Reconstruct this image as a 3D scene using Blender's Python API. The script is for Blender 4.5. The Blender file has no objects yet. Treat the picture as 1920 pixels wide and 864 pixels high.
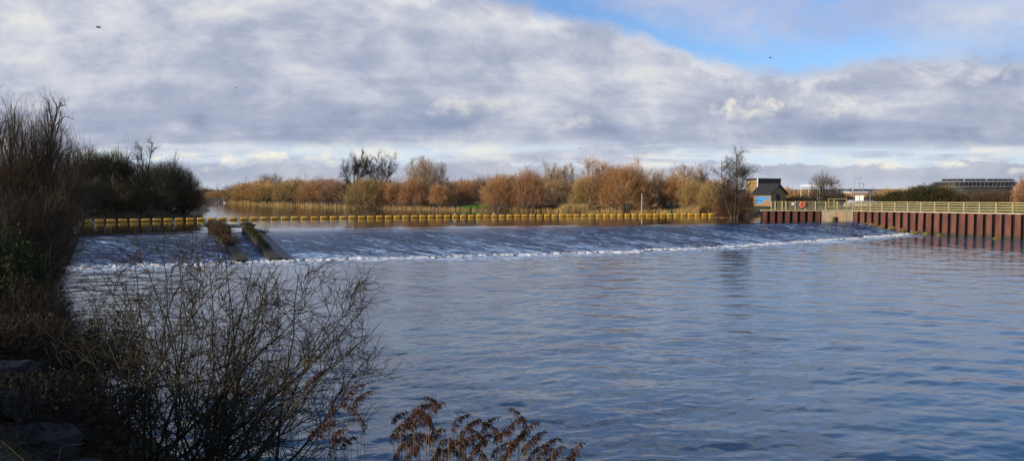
import bpy, math, random
import numpy as np
from mathutils import Vector, Matrix

random.seed(7)
RNG = np.random.default_rng(11)
S = bpy.context.scene
COL = S.collection
F = 1450.0
PITCH = math.atan((432 - 357) / F)
CAMZ = 6.0
ZU = 1.5            # upper pool level; lower pool is z = 0
CP, SP = math.cos(PITCH), math.sin(PITCH)

# ------------------------------------------------------------------ helpers
def ray(px, py):
    u, v = (px - 960) / F, (432 - py) / F
    return np.array([u, CP + v * SP, v * CP - SP])

def P(px, py, z):                      # point of the level z seen at a pixel
    d = ray(px, py)
    t = (z - CAMZ) / d[2]
    return np.array([d[0] * t, d[1] * t, z])

def at(px, py, Y):                     # point at distance Y
    d = ray(px, py)
    t = Y / d[1]
    return np.array([d[0] * t, Y, CAMZ + d[2] * t])

def tag(o, label=None, cat=None, group=None, kind=None):
    if label: o['label'] = label
    if cat: o['category'] = cat
    if group: o['group'] = group
    if kind: o['kind'] = kind
    return o

def empty(name, loc, rz=0.0, label=None, cat=None, group=None):
    o = bpy.data.objects.new(name, None)
    COL.objects.link(o)
    o.empty_display_size = 0.2
    o.location = loc
    o.rotation_euler = (0, 0, rz)
    return tag(o, label, cat, group)

def link(name, me, mat=None, parent=None, loc=None, rz=None):
    o = bpy.data.objects.new(name, me)
    COL.objects.link(o)
    if mat is not None:
        me.materials.append(mat)
    if parent is not None:
        o.parent = parent
    if loc is not None:
        o.location = loc
    if rz is not None:
        o.rotation_euler = (0, 0, rz)
    return o

def np_mesh(name, V, Q, smooth=False, n=4):
    me = bpy.data.meshes.new(name)
    V = np.ascontiguousarray(V, dtype=np.float32)
    Q = np.ascontiguousarray(Q, dtype=np.int32)
    me.vertices.add(len(V))
    me.vertices.foreach_set('co', V.ravel())
    m = len(Q)
    me.loops.add(m * n)
    me.loops.foreach_set('vertex_index', Q.ravel())
    me.polygons.add(m)
    me.polygons.foreach_set('loop_start', np.arange(0, m * n, n, dtype=np.int32))
    me.polygons.foreach_set('loop_total', np.full(m, n, dtype=np.int32))
    me.polygons.foreach_set('use_smooth', np.full(m, smooth, dtype=bool))
    me.update(calc_edges=True)
    return me

def grid_quads(nr, nc, off=0):
    i = np.arange(nr - 1)[:, None] * nc + np.arange(nc - 1)[None, :]
    i = i.ravel() + off
    return np.stack([i, i + 1, i + nc + 1, i + nc], 1)

def norm(a):
    return a / np.maximum(np.linalg.norm(a, axis=-1, keepdims=True), 1e-9)

class MB:
    """collects hard-surface pieces, links them as ONE mesh"""
    def __init__(s):
        s.v, s.f = [], []
    def add(s, v, f):
        o = len(s.v)
        s.v += [tuple(p) for p in v]
        s.f += [tuple(i + o for i in q) for q in f]
        return s
    def box(s, c, d, rz=0.0, bev=0.0):
        x, y, z = d[0] / 2, d[1] / 2, d[2] / 2
        ca, sa = math.cos(rz), math.sin(rz)
        pts = []
        for k in (-1, 1):
            for (i, j) in ((-1, -1), (1, -1), (1, 1), (-1, 1)):
                X, Y = i * x, j * y
                pts.append((c[0] + X * ca - Y * sa, c[1] + X * sa + Y * ca, c[2] + k * z))
        return s.add(pts, [(3, 2, 1, 0), (4, 5, 6, 7), (0, 1, 5, 4), (1, 2, 6, 5), (2, 3, 7, 6), (3, 0, 4, 7)])
    def prism(s, poly, z0, z1):
        n = len(poly)
        v = [(p[0], p[1], z0) for p in poly] + [(p[0], p[1], z1) for p in poly]
        f = [tuple(range(n - 1, -1, -1)), tuple(range(n, 2 * n))]
        f += [(i, (i + 1) % n, n + (i + 1) % n, n + i) for i in range(n)]
        return s.add(v, f)
    def bar(s, a, b, w, h=None):
        """square bar from a to b"""
        a, b = Vector(a), Vector(b)
        h = h or w
        t = (b - a).normalized()
        up = Vector((0, 0, 1)) if abs(t.z) < .95 else Vector((0, 1, 0))
        n = t.cross(up).normalized() * (w / 2)
        m = n.cross(t).normalized() * (h / 2)
        v = [a - n - m, a + n - m, a + n + m, a - n + m, b - n - m, b + n - m, b + n + m, b - n + m]
        return s.add(v, [(3, 2, 1, 0), (4, 5, 6, 7), (0, 1, 5, 4), (1, 2, 6, 5), (2, 3, 7, 6), (3, 0, 4, 7)])
    def tube(s, pts, rad, n=8, cap=True):
        pts = [Vector(p) for p in pts]
        if not hasattr(rad, '__len__'):
            rad = [rad] * len(pts)
        v, f = [], []
        for i, p in enumerate(pts):
            t = (pts[min(i + 1, len(pts) - 1)] - pts[max(i - 1, 0)]).normalized()
            up = Vector((0, 0, 1)) if abs(t.z) < .9 else Vector((0, 1, 0))
            a = t.cross(up).normalized()
            b = a.cross(t)
            for k in range(n):
                w = 2 * math.pi * k / n
                v.append(p + (a * math.cos(w) + b * math.sin(w)) * rad[i])
        for i in range(len(pts) - 1):
            for k in range(n):
                f.append((i * n + k, i * n + (k + 1) % n, (i + 1) * n + (k + 1) % n, (i + 1) * n + k))
        if cap:
            f.append(tuple(range(n - 1, -1, -1)))
            f.append(tuple((len(pts) - 1) * n + k for k in range(n)))
        return s.add(v, f)
    def build(s, name, mat, parent=None, loc=None, rz=None, smooth=False, bevel=0.0):
        me = bpy.data.meshes.new(name)
        me.from_pydata([tuple(p) for p in s.v], [], s.f)
        if smooth:
            me.polygons.foreach_set('use_smooth', np.ones(len(me.polygons), dtype=bool))
        me.update()
        o = link(name, me, mat, parent, loc, rz)
        if bevel:
            m = o.modifiers.new('bevel', 'BEVEL')
            m.width = bevel
            m.segments = 2
            m.limit_method = 'ANGLE'
        return o

# ------------------------------------------------------------------ shader node helper
class Nd:
    def __init__(s, t, o):
        s.t, s.o = t, o
    def _m(s, op, b, rev=False, clamp=False):
        n = s.t.nodes.new('ShaderNodeMath')
        n.operation = op
        n.use_clamp = clamp
        L = [s, b] if not rev else [b, s]
        for i, q in enumerate(L):
            if isinstance(q, Nd): s.t.links.new(q.o, n.inputs[i])
            else: n.inputs[i].default_value = q
        return Nd(s.t, n.outputs[0])
    def __add__(s, b): return s._m('ADD', b)
    __radd__ = __add__
    def __sub__(s, b): return s._m('SUBTRACT', b)
    def __rsub__(s, b): return s._m('SUBTRACT', b, True)
    def __mul__(s, b): return s._m('MULTIPLY', b)
    __rmul__ = __mul__
    def __truediv__(s, b): return s._m('DIVIDE', b)
    def __rtruediv__(s, b): return s._m('DIVIDE', b, True)
    def mx(s, b): return s._m('MAXIMUM', b)
    def mn(s, b): return s._m('MINIMUM', b)
    def ab(s): return s._m('ABSOLUTE', 0.0)
    def pw(s, b): return s._m('POWER', b)
    def sm(s, a, b, lo=0.0, hi=1.0):
        n = s.t.nodes.new('ShaderNodeMapRange')
        n.interpolation_type = 'SMOOTHSTEP'
        s.t.links.new(s.o, n.inputs[0])
        n.inputs[1].default_value, n.inputs[2].default_value = a, b
        n.inputs[3].default_value, n.inputs[4].default_value = lo, hi
        return Nd(s.t, n.outputs[0])

def setin(t, sock, v):
    if isinstance(v, Nd): t.links.new(v.o, sock)
    elif hasattr(v, 'is_output'): t.links.new(v, sock)
    elif v is not None: sock.default_value = v if not isinstance(v, tuple) or len(v) != 3 or sock.type != 'RGBA' else (*v, 1)

def noise(t, vec, scale, detail=4, rough=.55, dist=0.0, color=False):
    n = t.nodes.new('ShaderNodeTexNoise')
    setin(t, n.inputs['Vector'], vec)
    n.inputs['Scale'].default_value = scale
    n.inputs['Detail'].default_value = detail
    n.inputs['Roughness'].default_value = rough
    n.inputs['Distortion'].default_value = dist
    return Nd(t, n.outputs[1 if color else 0])

def comb(t, x, y, z=0.0):
    n = t.nodes.new('ShaderNodeCombineXYZ')
    for i, v in enumerate((x, y, z)): setin(t, n.inputs[i], v)
    return Nd(t, n.outputs[0])

def sep(t, v):
    n = t.nodes.new('ShaderNodeSeparateXYZ')
    setin(t, n.inputs[0], v)
    return [Nd(t, n.outputs[i]) for i in range(3)]

def mixc(t, f, a, b):
    n = t.nodes.new('ShaderNodeMix')
    n.data_type = 'RGBA'
    setin(t, n.inputs[0], f); setin(t, n.inputs[6], a); setin(t, n.inputs[7], b)
    return Nd(t, n.outputs[2])

def vmap(t, vec, scale=(1, 1, 1), rot=(0, 0, 0), loc=(0, 0, 0)):
    n = t.nodes.new('ShaderNodeMapping')
    setin(t, n.inputs[0], vec)
    n.inputs['Scale'].default_value = scale
    n.inputs['Rotation'].default_value = rot
    n.inputs['Location'].default_value = loc
    return Nd(t, n.outputs[0])

def new_mat(name):
    m = bpy.data.materials.new(name)
    m.use_nodes = True
    t = m.node_tree
    b = t.nodes['Principled BSDF']
    return m, t, b

def pos(t):
    return Nd(t, t.nodes.new('ShaderNodeNewGeometry').outputs['Position'])

def objco(t):
    return Nd(t, t.nodes.new('ShaderNodeTexCoord').outputs['Object'])

def island(t):
    return Nd(t, t.nodes.new('ShaderNodeNewGeometry').outputs['Random Per Island'])

def bump(t, b, h, dist=1.0, strength=1.0):
    n = t.nodes.new('ShaderNodeBump')
    n.inputs['Distance'].default_value = dist
    n.inputs['Strength'].default_value = strength
    setin(t, n.inputs['Height'], h)
    t.links.new(n.outputs[0], b.inputs['Normal'])
    return n

def ramp(t, f, stops):
    n = t.nodes.new('ShaderNodeValToRGB')
    setin(t, n.inputs[0], f)
    e = n.color_ramp.elements
    while len(e) < len(stops): e.new(0.5)
    for q, (p, c) in zip(e, stops):
        q.position = p
        q.color = (*c, 1)
    return Nd(t, n.outputs[0])

def mat_noise(name, c1, c2, scale=2.0, rough=.85, bmp=0.0, detail=6, c3=None, metallic=0.0, lo=.35, hi=.65, stretch=(1, 1, 1)):
    m, t, b = new_mat(name)
    v = vmap(t, objco(t), stretch)
    n = noise(t, v, scale, detail, .6)
    c = mixc(t, n.sm(lo, hi), c1, c2)
    if c3:
        n2 = noise(t, v, scale * 4.7, 4, .6)
        c = mixc(t, n2.sm(.5, .72), c, c3)
    setin(t, b.inputs['Base Color'], c)
    b.inputs['Roughness'].default_value = rough
    b.inputs['Metallic'].default_value = metallic
    if bmp: bump(t, b, n, bmp)
    return m

def mat_twig(name, stops, rough=.9, zmix=None):
    """stops: list of tones, one picked per twig; a slow noise shifts whole clumps"""
    m, t, b = new_mat(name)
    r = island(t)
    n = noise(t, pos(t), .45, 3, .6)
    f = (r * .6 + n.sm(.3, .7) * .4)
    c = ramp(t, f, [(i / (len(stops) - 1), s) for i, s in enumerate(stops)])
    setin(t, b.inputs['Base Color'], c)
    b.inputs['Roughness'].default_value = rough
    b.inputs['Specular IOR Level'].default_value = .2
    return m

# ------------------------------------------------------------------ camera, sun, sky
cam_d = bpy.data.cameras.new('camera')
cam = bpy.data.objects.new('camera', cam_d)
COL.objects.link(cam)
cam.location = (0, 0, CAMZ)
cam.rotation_euler = (math.pi / 2 - PITCH, 0, 0)
cam_d.sensor_width = 36
cam_d.lens = F / 1920 * 36
cam_d.clip_end = 20000
cam_d.clip_start = .05
S.camera = cam

SUN_EL = math.radians(14)
sv = Vector((-.87, -.49, 0)).normalized()
sun_dir = Vector((sv.x * math.cos(SUN_EL), sv.y * math.cos(SUN_EL), math.sin(SUN_EL)))
sd_ = bpy.data.lights.new('sun', 'SUN')
sd_.energy = 5.0
sd_.angle = math.radians(.5)
sd_.color = (1.0, .80, .58)
so = bpy.data.objects.new('sun', sd_)
COL.objects.link(so)
so.rotation_euler = (-sun_dir).to_track_quat('-Z', 'Y').to_euler()
so.location = (-60, -20, 60)

def build_world():
    w = bpy.data.worlds.new('World')
    S.world = w
    w.use_nodes = True
    t = w.node_tree
    for n in list(t.nodes): t.nodes.remove(n)
    out = t.nodes.new('ShaderNodeOutputWorld')
    sky = t.nodes.new('ShaderNodeTexSky')
    sky.sky_type = 'NISHITA'
    sky.sun_disc = False
    sky.sun_elevation = SUN_EL
    sky.sun_rotation = math.atan2(sv.x, sv.y)
    sky.altitude = 20
    sky.air_density = 1.0
    sky.dust_density = .4
    sky.ozone_density = 2.0
    bg1 = t.nodes.new('ShaderNodeBackground')
    bg1.inputs[1].default_value = .14
    tint = t.nodes.new('ShaderNodeMix'); tint.data_type = 'RGBA'; tint.blend_type = 'MULTIPLY'
    tint.inputs[0].default_value = 1.0
    tint.inputs[7].default_value = (.74, .95, 1.30, 1)
    t.links.new(sky.outputs[0], tint.inputs[6])
    t.links.new(tint.outputs[2], bg1.inputs[0])
    # cloud cover, laid out over the directions of the sky
    d = Nd(t, t.nodes.new('ShaderNodeTexCoord').outputs['Generated'])
    x, y, z = sep(t, d)
    ya = y.ab().mx(.03)
    zc = z.mx(0.0)
    U, W = x / ya, zc / ya
    qx, qy = x / (zc + .07), y / (zc + .07)
    q = comb(t, qx, qy, 0)
    qs = comb(t, qx * 1.0, qy * 1.9, 3.0)
    n1 = noise(t, qs, .42, 5, .55, .5)
    n2 = noise(t, comb(t, qx, qy * 1.5, 8.0), 1.1, 5, .55, .4)
    n3 = noise(t, comb(t, U * 1.0, W * 1.7, 5.0), 14, 6, .6, .3)
    n5 = noise(t, comb(t, U * 1.0, W * 1.35, 15.0), 44, 7, .62, .25)      # fine, for edges and cumulus
    n4 = noise(t, comb(t, U, W * 1.8, 1.5), 5.0, 5, .55, .4)
    # stratocumulus tone
    left = U.sm(.15, -.55)
    n6 = noise(t, comb(t, U + W * .5, W * 1.6, 31.0), 8.0, 6, .58, .6)
    tone = (n1 - .5) * .26 + (n2 - .5) * .22 + (n4 - .5) * .55 + (n6 - .5) * .52 + (n3 - .5) * .30 + (n5 - .5) * .10 + .537 + left * W.sm(.06, .2) * .07
    dark, mid, light, cream = (.285, .34, .48), (.42, .46, .585), (.59, .615, .695), (.80, .795, .765)
    # thin dark bands low on the left and in the middle
    band = (1 - ((W - .088) / .03).ab().mn(1.0)) * U.sm(.35, -.1) * .09
    band2 = (1 - ((W - .07) / .035).ab().mn(1.0)) * U.sm(-.1, .25) * .07
    tone = tone - band - band2
    cl = ramp(t, tone, [(.34, dark), (.50, mid), (.62, light), (.76, cream)])
    # edge of the cloud sheet: blue wedge top right
    fc = t.nodes.new('ShaderNodeFloatCurve')
    setin(t, fc.inputs['Value'], ((U + .7) / 1.4).mx(0).mn(1))
    cu = fc.mapping.curves[0]
    pts = [(-.7, .60), (-.35, .36), (-.17, .262), (-.08, .246), (.03, .222), (.097, .203), (.2, .174), (.27, .157), (.331, .143), (.40, .150), (.50, .161), (.6, .158), (.7, .15)]
    cu.points[0].location = ((pts[0][0] + .7) / 1.4, pts[0][1])
    cu.points[1].location = ((pts[-1][0] + .7) / 1.4, pts[-1][1])
    for p in pts[1:-1]:
        cu.points.new((p[0] + .7) / 1.4, p[1])
    fc.mapping.update()
    Bd = Nd(t, fc.outputs[0])
    sdist = W - Bd + (n3 - .5) * .045 + (n5 - .5) * .018 + (n6 - .5) * .03
    open_ = sdist.sm(-.003, .024) * (1 - U.sm(.40, .60) * W.sm(.26, .22) * .6)
    veil = sdist.sm(.012, .07) * noise(t, comb(t, U, W * 2.4, 9.0), 5.5, 6, .6, .5).sm(.29, .52)
    high = noise(t, comb(t, qx, qy, 21.0), .9, 5, .55, .6).sm(.45, .66)        # broken cloud above the frame
    hi_w = W.sm(.26, .36)
    veil = veil * (1 - hi_w) * .82 + high * hi_w
    veil_c = mixc(t, n4.sm(.35, .7), (.40, .47, .70), (.58, .61, .74))
    veil_c = mixc(t, hi_w, veil_c, (.66, .70, .77))
    cover = 1 - open_ * (1 - veil)
    cloud = mixc(t, open_, cl, veil_c)
    # bright fringe where the sheet ends
    fr = (1 - ((sdist + .004) / .016).ab().mn(1.0)) * n3.sm(.45, .65)
    cloud = mixc(t, fr * .6, cloud, (.80, .80, .82))
    # clear pale strip above the horizon and the cumulus bank under it
    strip = W.sm(.024, .034) * W.sm(.068, .046) * noise(t, comb(t, U * .6, W * 7, 2.0), 6, 4, .55, .3).sm(.34, .56)
    cloud = mixc(t, strip * .95, cloud, (.66, .77, .88))
    cloud = mixc(t, strip * n3.sm(.45, .62) * .8, cloud, (.86, .83, .74))
    bank_top = .034 + (noise(t, comb(t, U, 0, 4.0), 9, 5, .6) - .5) * .05
    bank = (bank_top - W + (n5 - .5) * .016).sm(0, .004)
    bankc = mixc(t, n3.sm(.35, .65), (.40, .445, .56), (.52, .55, .63))
    cloud = mixc(t, bank, cloud, bankc)
    # pale air at the very horizon
    cloud = mixc(t, W.sm(.018, .0) * .7, cloud, (.60, .64, .72))
    # single sunlit cumulus heads (px, py, half width, half height, strength)
    heads = [(505, 296, 62, 15, 1.0), (440, 306, 38, 16, 1.0), (350, 296, 50, 11, .9), (590, 300, 56, 12, .7), (300, 298, 22, 11, .9), (400, 318, 34, 8, .5), (625, 306, 20, 8, .8),
             (1415, 208, 90, 32, .85), (1590, 205, 62, 28, .6), (870, 205, 80, 30, .42), (1080, 240, 60, 26, .36), (930, 205, 50, 22, .34), (1665, 316, 30, 12, .9),
             (1782, 312, 44, 10, 1.0), (1905, 322, 30, 10, .7), (1352, 312, 18, 8, .7), (940, 300, 44, 9, .45), (1540, 318, 40, 22, .05)]
    acc = None
    for (px, py, rx, ry, sgt) in heads:
        r = ray(px, py)
        u0, w0 = r[0] / r[1], r[2] / r[1]
        rx, ry = rx / F, ry / F
        a = (U - u0) / rx
        bq = (W - w0) / ry
        e = 1.0 - (a * a + bq * bq) + (n5 - .5) * 3.4 + (n3 - .5) * 1.8
        m = e.sm(0, 1.25) * ((bq * .55 + .40 - a * .15 + (n5 - .5) * 1.2).sm(0.0, .8)) * sgt
        acc = m if acc is None else acc.mx(m)
    cloud = mixc(t, acc, cloud, (.90, .86, .74))
    cover = cover.mx(acc)
    # towards the sun (behind left) clouds are brighter and warmer
    bg2 = t.nodes.new('ShaderNodeBackground')
    t.links.new(cloud.o, bg2.inputs[0])
    bg2.inputs[1].default_value = 1.03
    mx = t.nodes.new('ShaderNodeMixShader')
    setin(t, mx.inputs[0], cover)
    t.links.new(bg1.outputs[0], mx.inputs[1])
    t.links.new(bg2.outputs[0], mx.inputs[2])
    t.links.new(mx.outputs[0], out.inputs[0])
    w.cycles.sampling_method = 'MANUAL'
    w.cycles.sample_map_resolution = 512
build_world()
S.view_settings.view_transform = 'Standard'
S.view_settings.look = 'None'
S.view_settings.gamma = 1
S.view_settings.exposure = 0
S.render.engine = 'CYCLES'
S.cycles.max_bounces = 5
S.cycles.diffuse_bounces = 2
S.cycles.glossy_bounces = 3
S.cycles.transparent_max_bounces = 6
S.cycles.sample_clamp_indirect = 6
S.cycles.caustics_reflective = False
S.cycles.caustics_refractive = False

# ------------------------------------------------------------------ lie of the land
CREST = [(-62, 69), (-46.4, 75.9), (-35.3, 84.7), (-28.6, 88.2), (-9.1, 93.9), (30.5, 105.2), (50.6, 115.0)]
FOOT = [(-40, 58), (-33, 60.5), (-25.5, 63.2), (-18.3, 66.4), (-6.7, 69.6), (2, 71.9), (12.6, 76.3), (24, 82.9), (37.7, 92.6), (54.9, 107.0)]
LSHORE = [(30, -6), (14, 4.2), (4, 7.4), (-.6, 9.6), (-2.6, 13.6), (-6.6, 15.6), (-10.2, 18.5), (-15, 26), (-23.4, 40), (-34.2, 58), (-46.6, 76), (-60, 87), (-65, 106), (-61, 125), (-55, 137), (-62, 165), (-88, 230), (-118, 292)]
RSHORE = [(-106, 290), (-92, 262), (-75, 237), (-45, 204), (-12, 176), (15, 163), (40, 151), (43.5, 136), (40, 118)]
WA, WB, WC, WD, WE = np.array([37.6, 116.6]), np.array([46.6, 116.3]), np.array([50.7, 115.2]), np.array([61.9, 93.5]), np.array([80.0, 58.6])
def behind(a, b, k):
    d = (b - a) / np.linalg.norm(b - a)
    return np.array([-d[1], d[0]]) * k       # left of a->b
WATER = LSHORE + RSHORE + [(42.0, 120.6), (54, 119.0), (66.5, 95.5), (84.5, 60.5), (100, 30), (110, -10), (60, -30)]
WATER = np.array(WATER, dtype=float)

def seg_dist(X, Y, pts, closed=True):
    D = np.full(X.shape, 1e9)
    n = len(pts)
    for i in range(n if closed else n - 1):
        a, b = pts[i], pts[(i + 1) % n]
        dx, dy = b[0] - a[0], b[1] - a[1]
        tt = np.clip(((X - a[0]) * dx + (Y - a[1]) * dy) / (dx * dx + dy * dy + 1e-12), 0, 1)
        D = np.minimum(D, np.hypot(X - a[0] - tt * dx, Y - a[1] - tt * dy))
    return D

def inside(X, Y, pts):
    r = np.zeros(X.shape, bool)
    n = len(pts)
    for i in range(n):
        a, b = pts[i], pts[(i + 1) % n]
        c = (a[1] > Y) != (b[1] > Y)
        xi = (b[0] - a[0]) * (Y - a[1]) / (b[1] - a[1] + 1e-12) + a[0]
        r ^= c & (X < xi)
    return r

def sst(x): 
    x = np.clip(x, 0, 1)
    return x * x * (3 - 2 * x)

def vnoise(X, Y, seed=0):
    r = np.random.default_rng(seed)
    out = np.zeros(np.shape(X))
    for k in range(10):
        a = r.uniform(0, 2 * np.pi)
        f = 1.0 * 1.35 ** (k - 3)
        out += np.sin((X * np.cos(a) + Y * np.sin(a)) * f + r.uniform(0, 6.28)) / (1.15 ** k)
    return out / 4.0

def ground_z(X, Y):
    X, Y = np.asarray(X, float), np.asarray(Y, float)
    D = seg_dist(X, Y, WATER)
    ins = inside(X, Y, WATER)
    cy = np.interp(X, [c[0] for c in CREST], [c[1] for c in CREST])
    up = np.clip((Y - cy) / 4.0, 0, 1)
    wl = ZU * up
    base = np.full(X.shape, 2.5)
    near = sst((75 - np.hypot(X, Y)) / 40)                    # our own bank
    base = base * (1 - near) + 4.3 * near
    right = sst((X - 38) / 6) * sst((Y - 20) / 20) * sst((260 - Y) / 60)
    base = base * (1 - right) + 2.95 * right
    base = base + sst((np.hypot(X, Y) - 400) / 1500) * 2
    w = 5.5 + 6 * sst((np.hypot(X, Y) - 30) / 60) * (1 - right)
    z = wl - .12 + (base - wl + .12) * sst(D / w * .8 + .04)
    z = z + vnoise(X * .8, Y * .8, 3) * .12 * np.clip(D / 2, 0, 1) * (1 - right)
    zi = wl - .12 - np.minimum(1.4, D * .5)
    return np.where(ins, zi, z)

def gz(x, y):
    return float(ground_z(np.array([x]), np.array([y]))[0])

# ground sheet: rings round the camera
rr = np.concatenate([np.geomspace(.6, 40, 110), np.arange(41.2, 330, 1.25), np.geomspace(332, 9000, 60)])
aa = np.radians(np.concatenate([np.arange(-180, -42, 4), np.arange(-42, 42, .32), np.arange(42, 180.1, 4)]))
RR, AA = np.meshgrid(rr, aa, indexing='ij')
GX, GY = RR * np.sin(AA), RR * np.cos(AA)
GZ = ground_z(GX, GY)
Vg = np.stack([GX, GY, GZ], -1).reshape(-1, 3)
Vg = np.vstack([Vg, [[0, 0, gz(0, 0)]]])
Qg = grid_quads(len(rr), len(aa))
Qg = Qg[:, ::-1]
m_ground, t, b = new_mat('ground_soil')
pp = pos(t)
g1 = noise(t, pp, .35, 6, .6)
g2 = noise(t, pp, 3.1, 6, .65)
c = mixc(t, g1.sm(.42, .6), (.034, .026, .017), (.026, .030, .014))
c = mixc(t, g2.sm(.45, .7), c, (.055, .041, .026))
setin(t, b.inputs['Base Color'], c)
b.inputs['Roughness'].default_value = .95
bump(t, b, g2 + noise(t, pp, 14, 4, .6) * .4, .12)
ground = link('ground', np_mesh('ground', Vg, Qg, True), m_ground)
tag(ground, 'earth and rough grass of the river banks', 'ground', kind='structure')

# ------------------------------------------------------------------ water
def resample(pts, n):
    pts = np.array(pts, float)
    L = np.concatenate([[0], np.cumsum(np.linalg.norm(np.diff(pts, axis=0), axis=1))])
    s = np.linspace(0, L[-1], n)
    return np.stack([np.interp(s, L, pts[:, 0]), np.interp(s, L, pts[:, 1])], 1), s

def smooth_line(pts, n, k=25):
    p, s = resample(pts, n)
    ker = np.hanning(2 * k + 3)[1:-1]
    ker /= ker.sum()
    q = np.stack([np.convolve(np.pad(p[:, i], k, mode='reflect', reflect_type='odd'), ker, 'valid') for i in (0, 1)], 1)
    return q, s

NS = 1000
crestL, crest_s = smooth_line(CREST, NS, 50)
footL, foot_s = smooth_line(FOOT, NS, 50)

def water_mat(name, deep, waves, rough=.03, ior=1.4, foam=False):
    m, t, b = new_mat(name)
    p = pos(t)
    h = None
    for (sx, sy, sc, amp, det, dist, rot) in waves:
        n = noise(t, vmap(t, p, (sx, sy, 1), (0, 0, rot)), sc, det, .5, dist) * amp
        h = n if h is None else h + n
    c = deep
    if foam:
        at_ = t.nodes.new('ShaderNodeAttribute')
        at_.attribute_name = 'foot_dist'
        fd = Nd(t, at_.outputs['Fac'])
        ns = noise(t, vmap(t, p, (1, 1, 1)), 1.1, 8, .72, .8)
        nl = noise(t, p, .14, 3, .5)
        edge = fd.sm(9.0, 0.0)
        mask = (ns + edge * .26 - (1 - edge) * .13 + (nl - .5) * .7).sm(.61, .76) * fd.sm(14, 4)
        c = mixc(t, mask, deep, (.52, .62, .74))
        r = mask * .6 + rough
        setin(t, b.inputs['Roughness'], r)
        h = h + mask * .03
    else:
        b.inputs['Roughness'].default_value = rough
    setin(t, b.inputs['Base Color'], c)
    b.inputs['IOR'].default_value = ior
    bump(t, b, h, 1.0)
    return m

# lower pool: a real rippled surface, finest close to the bank
rw = [9.0]
while rw[-1] < 150: rw.append(rw[-1] + max(.04, rw[-1] * .0034))
rw = np.array(rw)
aw = np.concatenate([np.radians(np.linspace(-72, -40, 60, endpoint=False)), np.arange(math.radians(-40), math.radians(40), .0023), np.radians(np.linspace(40.05, 80, 70))])
RW, AW = np.meshgrid(rw, aw, indexing='ij')
XX, YY = RW * np.sin(AW), RW * np.cos(AW)
fd2 = seg_dist(XX, YY, FOOT, False)
rgw = np.random.default_rng(2024)
ZZ = np.zeros_like(XX)
env1 = .75 + .35 * vnoise(XX * .10, YY * .16, 41)
env2 = .70 + .45 * vnoise(XX * .16 + 9, YY * .24, 42)
for k_ in range(64):
    lam = .36 * (4.4 / .36) ** (rgw.random() ** 1.35)
    th_w = rgw.normal(math.pi / 2 + .25, .62)
    kx, ky = 2 * np.pi / lam * math.cos(th_w), 2 * np.pi / lam * math.sin(th_w)
    slope = .0172 * (1.0 if lam > .8 else .85)
    ph = rgw.uniform(0, 6.28)
    wob = .9 * np.sin(XX * .21 + k_) + .9 * np.sin(YY * .17 + 2.1 * k_)
    ZZ += slope * lam / (2 * np.pi) * np.sin(kx * XX + ky * YY + ph + wob) * (np.clip(env1, .25, 1.3) if lam > 1.2 else np.clip(env2, .2, 1.4))
ZZ *= 1 + 1.0 * np.exp(-(fd2 / 5.0) ** 2)
me = np_mesh('river', np.stack([XX, YY, ZZ], -1).reshape(-1, 3), grid_quads(len(rw), len(aw))[:, ::-1], True)
a_ = me.attributes.new('foot_dist', 'FLOAT', 'POINT')
a_.data.foreach_set('value', fd2.ravel().astype(np.float32))
m_low = water_mat('river_water', (.062, .114, .168),
                  [(.8, 1.4, 3.4, .012, 3, .3, .1)], .03, 1.5, True)
river = link('river', me, m_low)
tag(river, 'rippled grey-blue water of the pool below the weir', 'water', kind='structure')

# upper pool: from the crest line back to the far bend
m_up = water_mat('calm_water', (.030, .026, .020), [(.35, 1.0, .8, .018, 3, .3, 0), (.5, 1.6, 3.0, .0035, 2, .2, .1)], .02, 1.45)
k = 130
far_line = np.array([crestL[::4] * 0])  # placeholder shape
cl4 = crestL[::8]
tt = np.linspace(0, 1, k)[:, None, None] ** 1.5
far_y = 330.0
far_pts = np.stack([np.linspace(-190, 70, len(cl4)), np.full(len(cl4), far_y)], 1)
G = cl4[None] * (1 - tt) + far_pts[None] * tt
dcr = np.linalg.norm(G - G[:1], axis=-1)
Vu = np.concatenate([G, (ZU - .06 * np.exp(-dcr / 1.3))[..., None]], -1).reshape(-1, 3)
water = link('water', np_mesh('water', Vu, grid_quads(k, len(cl4)), True), m_up)
tag(water, 'calm brown water of the river above the weir', 'water', kind='structure')

# sheet of water running down the weir
NT = 130
tv = np.linspace(0, 1, NT)
sl_ = .45 + 1.15 * np.clip(tv / .09, 0, 1)
pz = np.concatenate([[0], np.cumsum((sl_[1:] + sl_[:-1]) / 2 * np.diff(tv))])
ZC = ZU - .06
prof = ZC - pz / pz[-1] * (ZC + .02)
prof[-1] = -.06
Gw = crestL[None] * (1 - tv[:, None, None]) + footL[None] * tv[:, None, None]
Zw = np.repeat(prof[:, None], NS, 1)
ss = np.linspace(0, 1, NS)
Ln = crest_s[-1]
su = np.repeat(ss[None] * Ln, NT, 0)
sv_ = np.repeat(tv[:, None], NS, 1) * 16.0
r_ = np.random.default_rng(5)
lump = np.zeros_like(su)
for k_ in range(30):
    f1, f2, ph = r_.uniform(.8, 7.0), r_.normal() * .9, r_.uniform(0, 6.28)
    lump += np.sin(su * f1 + np.sin(su * .7 + ph) * 1.2 + sv_ * f2 + np.sin(sv_ * .9 + ph) * .8 + ph) / (1 + f1 * .35)
Zw = Zw + lump * .006 * np.clip((tv[:, None] - .13) * 3, 0, 1) * (1 - np.clip((tv[:, None] - .9) * 10, 0, .5))
Vq = np.concatenate([Gw, Zw[..., None]], -1).reshape(-1, 3)
me = np_mesh('weir_water', Vq, grid_quads(NT, NS)[:, ::-1], True)
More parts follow.
